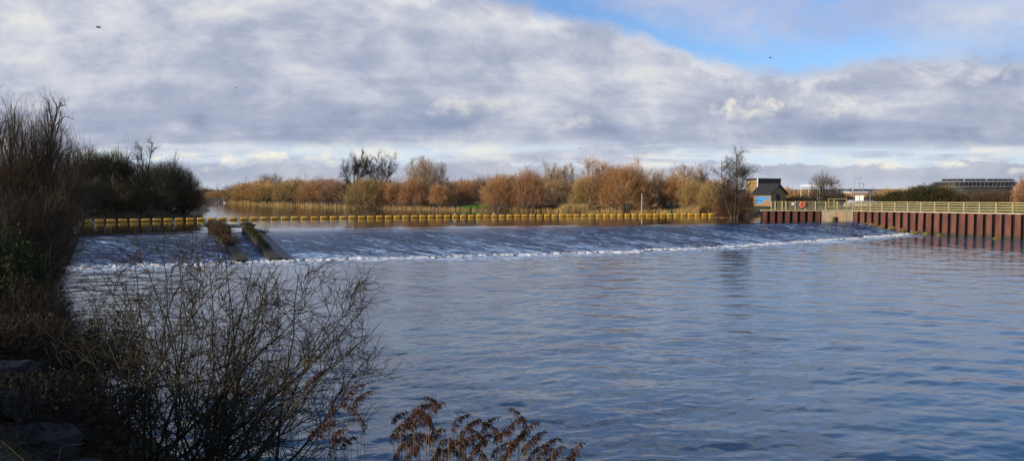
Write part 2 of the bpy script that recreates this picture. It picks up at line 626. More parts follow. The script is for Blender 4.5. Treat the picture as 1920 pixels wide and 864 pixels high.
for nm, arr in (('along', su), ('down', sv_)):
    a_ = me.attributes.new(nm, 'FLOAT', 'POINT')
    a_.data.foreach_set('value', arr.ravel().astype(np.float32))
m_weir, t, b = new_mat('falling_water')
A1 = t.nodes.new('ShaderNodeAttribute'); A1.attribute_name = 'along'
A2 = t.nodes.new('ShaderNodeAttribute'); A2.attribute_name = 'down'
al, dn = Nd(t, A1.outputs['Fac']), Nd(t, A2.outputs['Fac'])
bubbly = noise(t, comb(t, al * 3.4, dn * .80, 0), 1.0, 8, .78, .3)
strk = noise(t, comb(t, al * .9, dn * .13, 4), 1.0, 6, .66, .7)
strk2 = noise(t, comb(t, al * .22, dn * .10, 9), 1.0, 3, .5, .3)
fall = (dn + (strk2 - .5) * 5.0 + (strk - .5) * 3.0).sm(1.6, 5.0)
low = dn.sm(6, 16)
mask = (bubbly * 1.55 + strk * .62 + strk2 * .25 + low * .085 - .235).sm(1.05, 1.13) * fall
c = mixc(t, mask, mixc(t, strk2.sm(.35, .65), (.008, .034, .100), (.016, .056, .135)), (.50, .67, .90))
setin(t, b.inputs['Specular IOR Level'], dn.sm(.05, .9, .5, .035))
setin(t, b.inputs['Base Color'], c)
setin(t, b.inputs['Roughness'], mask * .45 + .07 + fall * .05)
b.inputs['IOR'].default_value = 1.4
hgt = noise(t, comb(t, al * .9, dn * .8, 2), 1.0, 3, .5, .5) * dn.sm(.3, 1.6) * .10 + bubbly * fall * .22 + strk * fall * .12
bump(t, b, hgt, 1.0)
ww = link('weir_water', me, m_weir)
tag(ww, 'water sliding down the long weir', 'water', kind='structure')

# foam roll at the foot of the weir
NF, NA = 1600, 9
fl, fs = resample(footL, NF)
tang = norm(np.gradient(fl, axis=0))
nrm = np.stack([tang[:, 1], -tang[:, 0]], 1)           # downstream side
r_ = np.random.default_rng(8)
def n1d(n, sm, seed):
    v = np.random.default_rng(seed).normal(size=n + 8 * sm)
    kk = np.hanning(2 * sm + 1); kk /= np.sqrt((kk ** 2).sum())
    return np.convolve(v, kk, 'same')[4 * sm:4 * sm + n]
wid = np.clip(.72 + .34 * n1d(NF, 16, 1) + .30 * n1d(NF, 5, 2), .06, 2.2)
off = .40 * n1d(NF, 40, 3) + .22 * n1d(NF, 9, 4)
wid *= np.interp(fs / fs[-1], [0, .25, .6, 1], [1.5, 1.15, .9, 1.0])
Vf = []
for j in range(NA):
    q = j / (NA - 1)
    hgt_ = np.sin(q * np.pi) ** .7 * (.085 + .025 * n1d(NF, 9, 30 + j) + .03 * n1d(NF, 3, 60 + j)) - .01
    pj = fl + nrm * (off + (q - .5) * 1.6 * wid + .13 * n1d(NF, 3, 90 + j))[:, None]
    Vf.append(np.concatenate([pj, (hgt_ + .02)[:, None]], 1))
Vf = np.array(Vf).reshape(-1, 3)
m_foam, t, b = new_mat('foam_white')
fnz = noise(t, pos(t), 3.0, 6, .7)
setin(t, b.inputs['Base Color'], mixc(t, fnz.sm(.30, .46), (.40, .46, .54), (.84, .86, .88)))
b.inputs['Roughness'].default_value = .8
bump(t, b, fnz, .25)
fo = link('foam', np_mesh('foam', Vf, grid_quads(NA, NF), True), m_foam)
tag(fo, 'white line of foam along the foot of the weir', 'foam', kind='stuff')

# ------------------------------------------------------------------ plants: curve growth
def curve(p0, d, L, K, rng, wob=.25, up=0.0, gnarl=0.0):
    """N curves of K points"""
    n = len(p0)
    out = np.empty((n, K, 3))
    out[:, 0] = p0
    d = norm(d)
    st = (L / (K - 1))[:, None]
    for i in range(1, K):
        out[:, i] = out[:, i - 1] + d * st
        d = norm(d + rng.normal(size=(n, 3)) * wob + np.array([0, 0, up]))
    return out

def kids(C, m, rng, t0=.2, t1=1.0, ang=(.4, .9), up=0.0, out=0.0, centre=None):
    n, K, _ = C.shape
    tt_ = rng.uniform(t0, t1, (n, m)) * (K - 1)
    i = np.minimum(tt_.astype(int), K - 2)
    f = (tt_ - i)[..., None]
    ar = np.arange(n)[:, None]
    a, b_ = C[ar, i], C[ar, i + 1]
    p = a * (1 - f) + b_ * f
    d = norm(b_ - a)
    rnd = rng.normal(size=(n, m, 3))
    side = norm(rnd - (rnd * d).sum(-1, keepdims=True) * d)
    an = rng.uniform(*ang, (n, m))[..., None]
    dd = d * np.cos(an) + side * np.sin(an)
    dd = dd + np.array([0, 0, up])
    if out and centre is not None:
        dd = dd + norm(p - centre) * out
    return p.reshape(-1, 3), norm(dd).reshape(-1, 3), (tt_ / (K - 1)).reshape(-1)

def strips(C, R, sides, rng):
    """curves (N,K,3) + radii (N,K) -> verts, quads"""
    n, K, _ = C.shape
    T = norm(np.gradient(C, axis=1))
    ref = rng.normal(size=(n, 1, 3))
    A = norm(np.cross(T, ref))
    if sides == 2:
        V = np.stack([C - A * R[..., None], C + A * R[..., None]], 2)
        V = V.reshape(-1, 3)
        base = (np.arange(n)[:, None] * K + np.arange(K - 1)[None]).ravel() * 2
        return V, np.stack([base, base + 1, base + 3, base + 2], 1)
    Bv = np.cross(T, A)
    ang = np.arange(sides) * 2 * np.pi / sides
    V = C[:, :, None] + R[:, :, None, None] * (np.cos(ang)[None, None, :, None] * A[:, :, None] + np.sin(ang)[None, None, :, None] * Bv[:, :, None])
    V = V.reshape(-1, 3)
    base = ((np.arange(n)[:, None] * K + np.arange(K - 1)[None]).ravel() * sides)
    Q = []
    for s_ in range(sides):
        s2 = (s_ + 1) % sides
        Q.append(np.stack([base + s_, base + s2, base + sides + s2, base + sides + s_], 1))
    return V, np.concatenate(Q)

def merge(parts):
    V, Q, o = [], [], 0
    for v, q in parts:
        V.append(v); Q.append(q + o); o += len(v)
    return np.concatenate(V), np.concatenate(Q)

def taper(n, K, r0, r1):
    r0 = np.broadcast_to(r0, (n,))[:, None]
    return r0 * (1 - np.linspace(0, 1, K)[None] * (1 - r1))

def leaf_quads(Pn, size, rng):
    n = len(Pn)
    a = norm(rng.normal(size=(n, 3)))
    b_ = norm(np.cross(a, rng.normal(size=(n, 3))))
    sz = (size * rng.uniform(.6, 1.4, n))[:, None]
    V = np.stack([Pn - a * sz, Pn + b_ * sz * .5, Pn + a * sz, Pn - b_ * sz * .5], 1).reshape(-1, 3)
    return V, np.arange(n * 4).reshape(-1, 4)

def plant(kind, w, h, rng, dens=1.0, tw=.03, leaves=0, leaf=.08):
    """returns (woody parts, fine parts, leaf points) in local metres, base at the origin"""
    if kind == 'oak':
        n0, K = 1, 7
        p0 = np.zeros((1, 3)); d0 = np.array([[.05, 0, 1.0]])
        C0 = curve(p0, d0, np.array([h * .42]), K, rng, .08, .1)
        p1, d1, _ = kids(C0, 9, rng, .45, 1.0, (.35, 1.1), .15)
        C1 = curve(p1, d1, h * rng.uniform(.42, .62, len(p1)), 8, rng, .26, .10)
        p2, d2, t2 = kids(C1, 9, rng, .25, 1, (.4, 1.0), .1)
        C2 = curve(p2, d2, h * rng.uniform(.14, .26, len(p2)), 6, rng, .3, .08)
        p3, d3, _ = kids(C2, int(9 * dens), rng, .2, 1, (.3, .9), .1)
        C3 = curve(p3, d3, h * rng.uniform(.05, .11, len(p3)), 4, rng, .3, .05)
        p4, d4, _ = kids(C3, 4, rng, .2, 1, (.3, .9), .05)
        C4 = curve(p4, d4, h * rng.uniform(.03, .06, len(p4)), 3, rng, .25)
        rad = [h * .020, h * .0078, h * .0036, tw * .8, tw * .5]
        Cs = [C0, C1, C2, C3, C4]
        nw = 3
    elif kind == 'tall':                 # several upright leaders, ascending branches
        n0 = max(3, int(w * .9))
        p0 = np.c_[rng.normal(size=(n0, 2)) * w * .10, np.zeros(n0)]
        d0 = np.c_[rng.normal(size=(n0, 2)) * .16, np.ones(n0)]
        C0 = curve(p0, d0, h * rng.uniform(.7, 1.0, n0), 9, rng, .07, .10)
        p1, d1, t1 = kids(C0, 14, rng, .15, .97, (.3, .75), .2)
        C1 = curve(p1, d1, h * .36 * (1.1 - .6 * t1) * rng.uniform(.7, 1.1, len(p1)), 6, rng, .12, .13)
        p2, d2, _ = kids(C1, int(11 * dens), rng, .15, 1, (.25, .7), .15)
        C2 = curve(p2, d2, h * rng.uniform(.07, .15, len(p2)), 4, rng, .16, .08)
        p3, d3, _ = kids(C2, 4, rng, .1, 1, (.25, .7), .1)
        C3 = curve(p3, d3, h * rng.uniform(.04, .08, len(p3)), 3, rng, .15, .05)
        rad = [h * .010, h * .0040, tw * .7, tw * .5]
        Cs = [C0, C1, C2, C3]
        nw = 2
    elif kind == 'fan':                  # many thin stems fanning out from one stool
        n0 = 30
        ph = rng.uniform(0, 2 * np.pi, n0)
        lean = np.sqrt(rng.uniform(0, 1, n0)) * .95
        d0 = np.c_[np.cos(ph) * np.sin(lean), np.sin(ph) * np.sin(lean), np.cos(lean)]
        p0 = np.c_[np.cos(ph), np.sin(ph), np.zeros(n0)] * (rng.uniform(0, w * .07, n0)[:, None])
        C0 = curve(p0, d0, h * rng.uniform(.5, .95, n0) * (1 - .25 * lean), 9, rng, .13, .02)
        p1, d1, t1 = kids(C0, 11, rng, .22, .98, (.35, .95), .08)
        C1 = curve(p1, d1, h * .28 * (1.15 - .7 * t1) * rng.uniform(.6, 1.1, len(p1)), 6, rng, .17, .05)
        p2, d2, _ = kids(C1, int(9 * dens), rng, .1, 1, (.3, .9), .07)
        C2 = curve(p2, d2, h * rng.uniform(.06, .14, len(p2)), 4, rng, .12, .08)
        p3, d3, _ = kids(C2, 2, rng, .1, 1, (.2, .6), .1)
        C3 = curve(p3, d3, h * rng.uniform(.03, .07, len(p3)), 3, rng, .12, .05)
        rad = [h * .0055, h * .0026, tw * .65, tw * .45]
        Cs = [C0, C1, C2, C3]
        nw = 2
    elif kind == 'alder':                # one leader, spreading side branches, wide below
        n0 = 3
        p0 = np.c_[rng.normal(size=(n0, 2)) * w * .05, np.zeros(n0)]
        d0 = np.c_[rng.normal(size=(n0, 2)) * .10, np.ones(n0)]
        C0 = curve(p0, d0, h * np.array([1.0, .93, .8]), 10, rng, .04, .10)
        p1, d1, t1 = kids(C0, 26, rng, .14, .98, (.7, 1.25), .12)
        C1 = curve(p1, d1, w * .55 * (1.08 - .75 * t1) * rng.uniform(.7, 1.1, len(p1)), 6, rng, .15, .08)
        p2, d2, _ = kids(C1, int(8 * dens), rng, .15, 1, (.3, .9), .06)
        C2 = curve(p2, d2, h * rng.uniform(.05, .11, len(p2)), 4, rng, .2, .04)
        p3, d3, _ = kids(C2, 4, rng, .15, 1, (.3, .9), .0)
        C3 = curve(p3, d3, h * rng.uniform(.02, .05, len(p3)), 3, rng, .2)
        rad = [h * .010, h * .0042, tw * .7, tw * .5]
        Cs = [C0, C1, C2, C3]
        nw = 2
    else:                                # 'round': many stems, domed thicket
        n0 = max(8, int(w * 2.2))
        ph = rng.uniform(0, 2 * np.pi, n0)
        lean = np.sqrt(rng.uniform(0, 1, n0)) * 1.35
        d0 = np.c_[np.cos(ph) * np.sin(lean), np.sin(ph) * np.sin(lean), np.cos(lean)]
        p0 = np.c_[np.cos(ph) * rng.uniform(0, w * .16, n0), np.sin(ph) * rng.uniform(0, w * .16, n0), np.zeros(n0)]
        env = 1 / np.sqrt((np.sin(lean) / (w * .5)) ** 2 + (np.cos(lean) / h) ** 2)
        C0 = curve(p0, d0, env * rng.uniform(.62, .92, n0), 7, rng, .12, .04)
        p1, d1, t1 = kids(C0, 11, rng, .12, 1, (.3, .9), .12)
        C1 = curve(p1, d1, h * .30 * rng.uniform(.6, 1.1, len(p1)) * (1.15 - .5 * t1), 5, rng, .16, .10)
        p2, d2, _ = kids(C1, max(2, int(5 * dens)), rng, .1, 1, (.3, .8), .12)
        C2 = curve(p2, d2, h * rng.uniform(.07, .15, len(p2)), 4, rng, .18, .07)
        p3, d3, _ = kids(C2, 3, rng, .1, 1, (.25, .7), .10)
        C3 = curve(p3, d3, h * rng.uniform(.04, .09, len(p3)), 3, rng, .15, .05)
        rad = [h * .0085, h * .0035, tw * .7, tw * .5]
        Cs = [C0, C1, C2, C3]
        nw = 2
    allp = np.concatenate([c_.reshape(-1, 3) for c_ in Cs])
    zt = np.percentile(allp[:, 2], 99.3 if kind != 'fan' else 97.5)
    rxy = np.percentile(np.abs(allp[:, :2]).max(1), 97)
    sc = np.array([w / 2 / rxy, w / 2 / rxy, h / zt])
    Cs = [c_ * sc for c_ in Cs]
    if kind == 'fan':                    # no single spikes: draw the outermost shoots in to a dome
        for c_ in Cs:
            e = np.sqrt((c_[..., 0] / (w * .55)) ** 2 + (c_[..., 1] / (w * .55)) ** 2 + (np.maximum(c_[..., 2] - .35 * h, 0) / (.66 * h)) ** 2)
            k_ = np.where(e > 1, (1 + (e - 1) * .25) / np.maximum(e, 1e-6), 1)
            zc_ = np.minimum(c_[..., 2], .35 * h)
            c_[..., 2] = zc_ + (c_[..., 2] - zc_) * k_
            c_[..., :2] *= k_[..., None]
    for c_ in Cs:
        c_[..., 2] = np.maximum(c_[..., 2], .02 * h * 0 - .05)
    wood, fine = [], []
    for i, (c_, r0) in enumerate(zip(Cs, rad)):
        n, K, _ = c_.shape
        R = taper(n, K, np.full(n, r0), .35 if i < nw else .4)
        if i == 0:
            R[:, 0] *= 1.35
        if i < nw: wood.append(strips(c_, R, 5 if i == 0 else 4 if i == 1 else 3, rng))
        else: fine.append(strips(c_, R, 2, rng))
    shell = {'round': 1.0, 'fan': .55, 'alder': .20, 'oak': .15, 'tall': .12}[kind]
    if shell:                            # fine twig ends filling out an uneven crown
        M = int(min(15000, shell * 2.6 * (dens if kind in ('round', 'fan') else 1) * w * h / (.15 * h * 2 * tw * .6)))
        d = norm(rng.normal(size=(M, 3)))
        d[:, 2] = np.where(d[:, 2] < -.45, -d[:, 2], d[:, 2])
        bmp = 1 + .24 * vnoise(d[:, 0] * 3.1 + d[:, 2] * 2.3, d[:, 1] * 3.1 - d[:, 2] * 1.7, int(rng.integers(1e6)))
        f = (rng.uniform(.25, 1, M) ** .55) * bmp * .93
        c0 = np.array([0, 0, .40 * h])
        ax = np.array([w * .5, w * .5, np.inf]); ax[2] = .60 * h
        p0 = c0 + d * ax * f[:, None]
        keep = p0[:, 2] > (.02 if kind in ('round', 'fan') else .34) * h
        if kind == 'alder': p0[:, :2] *= np.clip(1.25 - .75 * p0[:, 2:] / h, .3, 1)
        p0, d = p0[keep], d[keep]
        dd = d * np.array([1, 1, .8]) + np.array([0, 0, .42]) + rng.normal(size=d.shape) * .38
        Ls = np.minimum(h, w * 1.2) * rng.uniform(.08, .20, len(p0))
        Cx = curve(p0 - norm(dd) * Ls[:, None] * .6, dd, Ls, 4, rng, .14, .03)
        fine.append(strips(Cx, taper(len(Cx), 4, np.full(len(Cx), tw * .62), .4), 2, rng))
        Cs.append(Cx)
    lp = None
    if leaves:
        src = Cs[-1].reshape(-1, 3)
        lp = src[rng.integers(0, len(src), leaves)] + rng.normal(size=(leaves, 3)) * leaf
        fine.append(leaf_quads(lp, leaf, rng))
    return merge(wood), merge(fine)

TREE_N = [0]
def tree(name, label, cat, x, y, w, h, kind, wood_m, twig_m, dens=1.0, tw=.03, leaves=0, leaf=.08, group=None, z=None, parts=('trunk', 'crown')):
    TREE_N[0] += 1
    rng = np.random.default_rng(100 + TREE_N[0])
    wd, fn = plant(kind, w, h, rng, dens, tw, leaves, leaf)
    z = gz(x, y) - .1 if z is None else z
    r = empty(name, (x, y, z), 0, label, cat, group)
    link(parts[0], np_mesh(parts[0], wd[0], wd[1], True), wood_m, r)
    link(parts[1], np_mesh(parts[1], fn[0], fn[1], False), twig_m, r)
    return r

# plant materials
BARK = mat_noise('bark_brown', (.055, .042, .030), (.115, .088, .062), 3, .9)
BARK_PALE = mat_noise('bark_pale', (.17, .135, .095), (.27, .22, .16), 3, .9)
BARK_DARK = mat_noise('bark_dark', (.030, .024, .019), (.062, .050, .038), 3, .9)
TW_ORANGE = mat_twig('twigs_orange', [(.24, .135, .064), (.45, .260, .115), (.57, .355, .17)])
TW_RUST = mat_twig('twigs_rust', [(.22, .118, .066), (.41, .225, .120), (.52, .32, .165)])
TW_OLIVE = mat_twig('twigs_olive', [(.19, .140, .058), (.37, .265, .105), (.48, .36, .15)])
TW_GOLD = mat_twig('twigs_gold', [(.26, .165, .066), (.48, .315, .12), (.59, .41, .18)])
TW_GREY = mat_twig('twigs_grey', [(.22, .165, .115), (.40, .30, .20), (.50, .39, .265)])
TW_DARK = mat_twig('twigs_dark', [(.026, .021, .016), (.054, .043, .031), (.084, .065, .047)])
TW_BROWN = mat_twig('twigs_brown', [(.050, .036, .022), (.092, .066, .040), (.135, .096, .056)])
TW_DULL = mat_twig('twigs_dull', [(.18, .122, .072), (.32, .215, .122), (.42, .29, .165)])
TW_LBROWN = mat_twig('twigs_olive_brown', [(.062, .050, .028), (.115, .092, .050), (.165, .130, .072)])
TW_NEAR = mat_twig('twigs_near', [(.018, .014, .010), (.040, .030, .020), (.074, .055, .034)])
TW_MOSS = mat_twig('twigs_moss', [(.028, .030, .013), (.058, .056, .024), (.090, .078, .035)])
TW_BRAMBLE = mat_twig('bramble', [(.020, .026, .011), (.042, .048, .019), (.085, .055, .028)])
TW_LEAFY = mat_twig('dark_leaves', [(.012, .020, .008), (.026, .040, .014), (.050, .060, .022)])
TW_MAROON = mat_twig('twigs_maroon', [(.065, .030, .022), (.12, .055, .038), (.17, .085, .055)])

# ------------------------------------------------------------------ trees and shrubs seen across the water
# (px centre, px top, distance, px width, habit, wood, twigs, kind name, category, label, density)
FB = 'trees and shrubs along the far bank'
FAR = [
 # front rank, from the far bend towards the brick hut
 (378, 358, 330, 26, 'round', BARK, TW_RUST, 'shrub', 'shrub', 'small rust-brown shrub at the far river bend beside the dark left-bank trees', .6),
 (402, 356, 320, 30, 'round', BARK, TW_ORANGE, 'shrub', 'shrub', 'small orange-brown shrub straight above the two swans at the river bend', .6),
 (432, 351, 292, 34, 'round', BARK, TW_ORANGE, 'shrub', 'shrub', 'low orange shrub where the far bank comes into view, first from the bend', .7),
 (458, 343, 268, 44, 'round', BARK, TW_GOLD, 'shrub', 'shrub', 'golden domed shrub on the far bank, second from the river bend', .8),
 (496, 339, 252, 54, 'round', BARK, TW_GOLD, 'shrub', 'shrub', 'broad golden-olive willow shrub overhanging the river, third from the bend', .8),
 (540, 336, 240, 54, 'round', BARK, TW_OLIVE, 'shrub', 'shrub', 'olive-gold willow shrub with a smooth dome, fourth from the river bend', .9),
 (584, 336, 229, 52, 'round', BARK, TW_ORANGE, 'shrub', 'shrub', 'tan willow shrub in front of the fuzzy rust trees, fifth from the river bend', .9),
 (622, 338, 220, 46, 'round', BARK, TW_DULL, 'shrub', 'shrub', 'brown shadowy shrub just left of the big dark oaks', .9),
 (683, 332, 196, 64, 'round', BARK_PALE, TW_OLIVE, 'shrub', 'shrub', 'olive-green rounded shrub standing in front of the dark oaks', 1.1),
 (735, 336, 196, 46, 'round', BARK, TW_ORANGE, 'shrub', 'shrub', 'narrow orange shrub between the olive rounded shrub and the fan-shaped willow', 1.0),
 (776, 334, 190, 54, 'round', BARK, TW_RUST, 'shrub', 'shrub', 'rusty shrub under the pale fan-shaped willow', 1.0),
 (826, 341, 186, 44, 'round', BARK, TW_ORANGE, 'shrub', 'shrub', 'small domed orange shrub just right of the fan-shaped willow', 1.0),
 (872, 337, 192, 50, 'round', BARK, TW_RUST, 'shrub', 'shrub', 'reddish shrub left of the bright green patch of bank grass', 1.0),
 (936, 326, 172, 64, 'round', BARK_PALE, TW_ORANGE, 'shrub', 'shrub', 'wide orange shrub with pale stems right of the bright green bank grass', 1.15),
 (992, 317, 170, 62, 'round', BARK_PALE, TW_RUST, 'shrub', 'shrub', 'tall rust-red shrub with slanting pale stems left of the golden reed bed', 1.15),
 (1098, 326, 164, 56, 'round', BARK_PALE, TW_OLIVE, 'shrub', 'shrub', 'olive-brown shrub above the golden reed bed, left flank of the tallest clump', 1.1),
 (1172, 300, 160, 92, 'round', BARK_PALE, TW_ORANGE, 'shrub', 'tree', 'largest orange domed willow of the tallest clump, behind the thin white pole', 1.3),
 (1126, 296, 162, 72, 'tall', BARK_PALE, TW_ORANGE, 'tree', 'tree', 'tall many-stemmed tree with bare pale trunks, left half of the tallest clump', 1.1),
 (1215, 332, 160, 44, 'round', BARK_PALE, TW_DULL, 'shrub', 'shrub', 'brown shrub tucked against the right side of the largest orange willow', 1.1),
 (1264, 327, 162, 68, 'round', BARK, TW_ORANGE, 'shrub', 'shrub', 'orange-topped rounded shrub behind the green cabinet', 1.1),
 (1302, 336, 156, 52, 'round', BARK, TW_OLIVE, 'shrub', 'shrub', 'olive shrub right of the green cabinet', 1.0),
 (1333, 342, 152, 42, 'round', BARK, TW_OLIVE, 'shrub', 'shrub', 'small olive-grey shrub left of the dark alder', 1.0),
 # second rank: taller bare trees showing over the front rank
 (664, 283, 214, 56, 'oak', BARK_DARK, TW_DARK, 'oak_tree', 'tree', 'left of two big dark bare oaks, with rounded crooked branches', 1.7),
 (714, 286, 214, 60, 'oak', BARK_DARK, TW_DARK, 'oak_tree', 'tree', 'right of two big dark bare oaks, beside the pale willow', 1.7),
 (798, 294, 194, 92, 'fan', BARK_PALE, TW_GREY, 'willow_tree', 'tree', 'pale fan-shaped bare willow right of the dark oaks', 1.0),
 (508, 326, 286, 44, 'tall', BARK_PALE, TW_GREY, 'tree', 'tree', 'thin spindly bare trees over the golden shrubs near the river bend', .6),
 (556, 331, 275, 50, 'round', BARK, TW_RUST, 'tree', 'tree', 'fuzzy rust tree top behind the olive-gold willow shrub', .7),
 (612, 329, 262, 60, 'round', BARK, TW_RUST, 'tree', 'tree', 'fuzzy rust-brown tree top left of the oaks', .7),
 (910, 329, 232, 66, 'round', BARK, TW_DULL, 'tree', 'tree', 'dull brown tree top behind the bright green bank grass', .7),
 (960, 325, 236, 56, 'tall', BARK, TW_GREY, 'tree', 'tree', 'grey bare tree rising behind the wide orange shrub', .7),
 (1034, 303, 206, 52, 'tall', BARK_PALE, TW_GREY, 'tree', 'tree', 'tall thin grey-tan tree behind and between the rust shrub and the tallest clump', 1.0),
 (1066, 308, 204, 46, 'tall', BARK_PALE, TW_GREY, 'tree', 'tree', 'upright bare tree just left of the tallest clump, behind the flying gull', 1.0),
 (1046, 334, 186, 66, 'round', BARK, TW_DULL, 'shrub', 'shrub', 'shadowed brown thicket behind the flying gull', 1.0),
 (1228, 317, 206, 58, 'tall', BARK, TW_GREY, 'tree', 'tree', 'grey bare tree between the largest orange willow and the green cabinet', .9),
 (1288, 306, 200, 60, 'tall', BARK_PALE, TW_GREY, 'tree', 'tree', 'tall fine-twigged grey tree over the shrubs right of the green cabinet', .9),
 (1316, 310, 204, 40, 'tall', BARK_PALE, TW_GREY, 'tree', 'tree', 'slim upright grey tree left of the dark alder', .9),
 # by the hut and the car park
 (1382, 279, 127, 84, 'alder', BARK, TW_DARK, 'alder_tree', 'tree', 'tall dark alder with a bare open crown, standing left of the brick hut', 2.2),
 (1368, 354, 131, 58, 'round', BARK, TW_MAROON, 'shrub', 'shrub', 'maroon leafless shrub round the foot of the tall dark alder', 1.1),
 (1399, 356, 139, 30, 'round', BARK, TW_MAROON, 'shrub', 'shrub', 'dark reddish shrub against the left end of the brick hut', 1.0),
 (1476, 350, 235, 44, 'round', BARK, TW_GOLD, 'shrub', 'shrub', 'sunlit golden shrub right of the hut roof', .8),
 (1512, 353, 232, 52, 'round', BARK, TW_GOLD, 'shrub', 'shrub', 'golden shrub under the white height barrier', .8),
 (1548, 322, 156, 66, 'round', BARK_DARK, TW_BROWN, 'tree', 'tree', 'bushy bare brown tree standing in front of the white height barrier', .5),
 (1568, 361, 150, 66, 'round', BARK_DARK, TW_DARK, 'shrub', 'shrub', 'low dark flat-topped shrub behind the timber frame and fence gate', 1.0),
 (1498, 366, 152, 70, 'round', BARK_DARK, TW_DARK, 'shrub', 'shrub', 'low dark shrub behind the orange lifebuoy', 1.0),
 (1640, 364, 148, 56, 'round', BARK, TW_BROWN, 'shrub', 'shrub', 'brown shrub right of the white notice boards', 1.0),
 (1684, 358, 146, 66, 'round', BARK_DARK, TW_BRAMBLE, 'shrub', 'shrub', 'dark green-brown bramble, left of the tallest bramble hump', 1.0),
 (1742, 346, 142, 104, 'round', BARK_DARK, TW_BRAMBLE, 'shrub', 'shrub', 'tallest dark green bramble hump behind the railings, left of the dark round building', 1.2),
 (1800, 360, 140, 76, 'round', BARK_DARK, TW_BROWN, 'shrub', 'shrub', 'dark brown thicket below the left end of the dark round building', 1.1),
 (1852, 359, 136, 76, 'round', BARK_DARK, TW_BROWN, 'shrub', 'shrub', 'dark brown thicket below the middle of the dark round building', 1.1),
 (1898, 357, 133, 66, 'round', BARK_DARK, TW_BROWN, 'shrub', 'shrub', 'dark thicket below the right end of the dark round building', 1.1),
 (1926, 328, 128, 48, 'round', BARK, TW_RUST, 'tree', 'tree', 'rust-leaved tree cut off by the right edge of the picture', 1.1),
 (1668, 351, 250, 70, 'round', BARK, TW_GOLD, 'shrub', 'shrub', 'sunlit tan shrub showing over the brambles right of the lamp posts', .7),
 (1766, 345, 245, 44, 'round', BARK, TW_GOLD, 'shrub', 'shrub', 'sunlit tan shrub between the bramble hump and the dark round building', .7),
 (1712, 350, 250, 60, 'round', BARK, TW_ORANGE, 'shrub', 'shrub', 'orange-brown shrub peeping over the tallest bramble hump on its left', .7),
]
for (px, py, Y, wpx, kind, wm, tm, nm, cat, lab, dn_) in FAR:
    top = at(px, py, Y)
    x = top[0]
    g = gz(x, Y) - .1
    w_ = wpx / F * Y
    dens = dn_ * (1.0 if Y < 180 else .8)
    lv, lf = 0, .1
    if tm is TW_BRAMBLE: lv, lf = 5000, .14
    if 'alder' in nm: lv, lf = 900, .07
    tree(nm, lab, cat, x, Y, w_ * (1.22 if kind == 'round' and Y > 150 and px < 1345 else 1.06), (top[2] - g), kind, wm, tm, dens, max(.022, .00018 * Y), lv, lf, FB, g)

# wood closing the view behind the front ranks: alike, told apart by nothing
rg = np.random.default_rng(77)
for i, px in enumerate(np.linspace(455, 1345, 34)):
    Y = rg.uniform(262, 292) if px < 700 else rg.uniform(228, 262)
    py = rg.uniform(333, 344) - (4 if 900 < px < 1300 else 0)
    top = at(px, py, Y)
    g = gz(top[0], Y) - .1
    tree('tree', 'dull brown bare tree in the wood behind the bank shrubs', 'tree', top[0], Y, rg.uniform(84, 124) / F * Y, top[2] - g,
         'round', BARK, [TW_DULL, TW_ORANGE, TW_GREY, TW_RUST][i % 4], .55, .055, group='trees of the wood behind', z=g)
for i, px in enumerate(np.linspace(350, 470, 7)):
    Y = rg.uniform(345, 400)
    top = at(px, rg.uniform(350, 356), Y)
    g = gz(top[0], Y) - .1
    tree('tree', 'distant brown tree beyond the far end of the river', 'tree', top[0], Y, rg.uniform(28, 40) / F * Y, top[2] - g,
         'round', BARK, [TW_RUST, TW_ORANGE, TW_BROWN][i % 3], .4, .07, group='trees beyond the river bend', z=g)

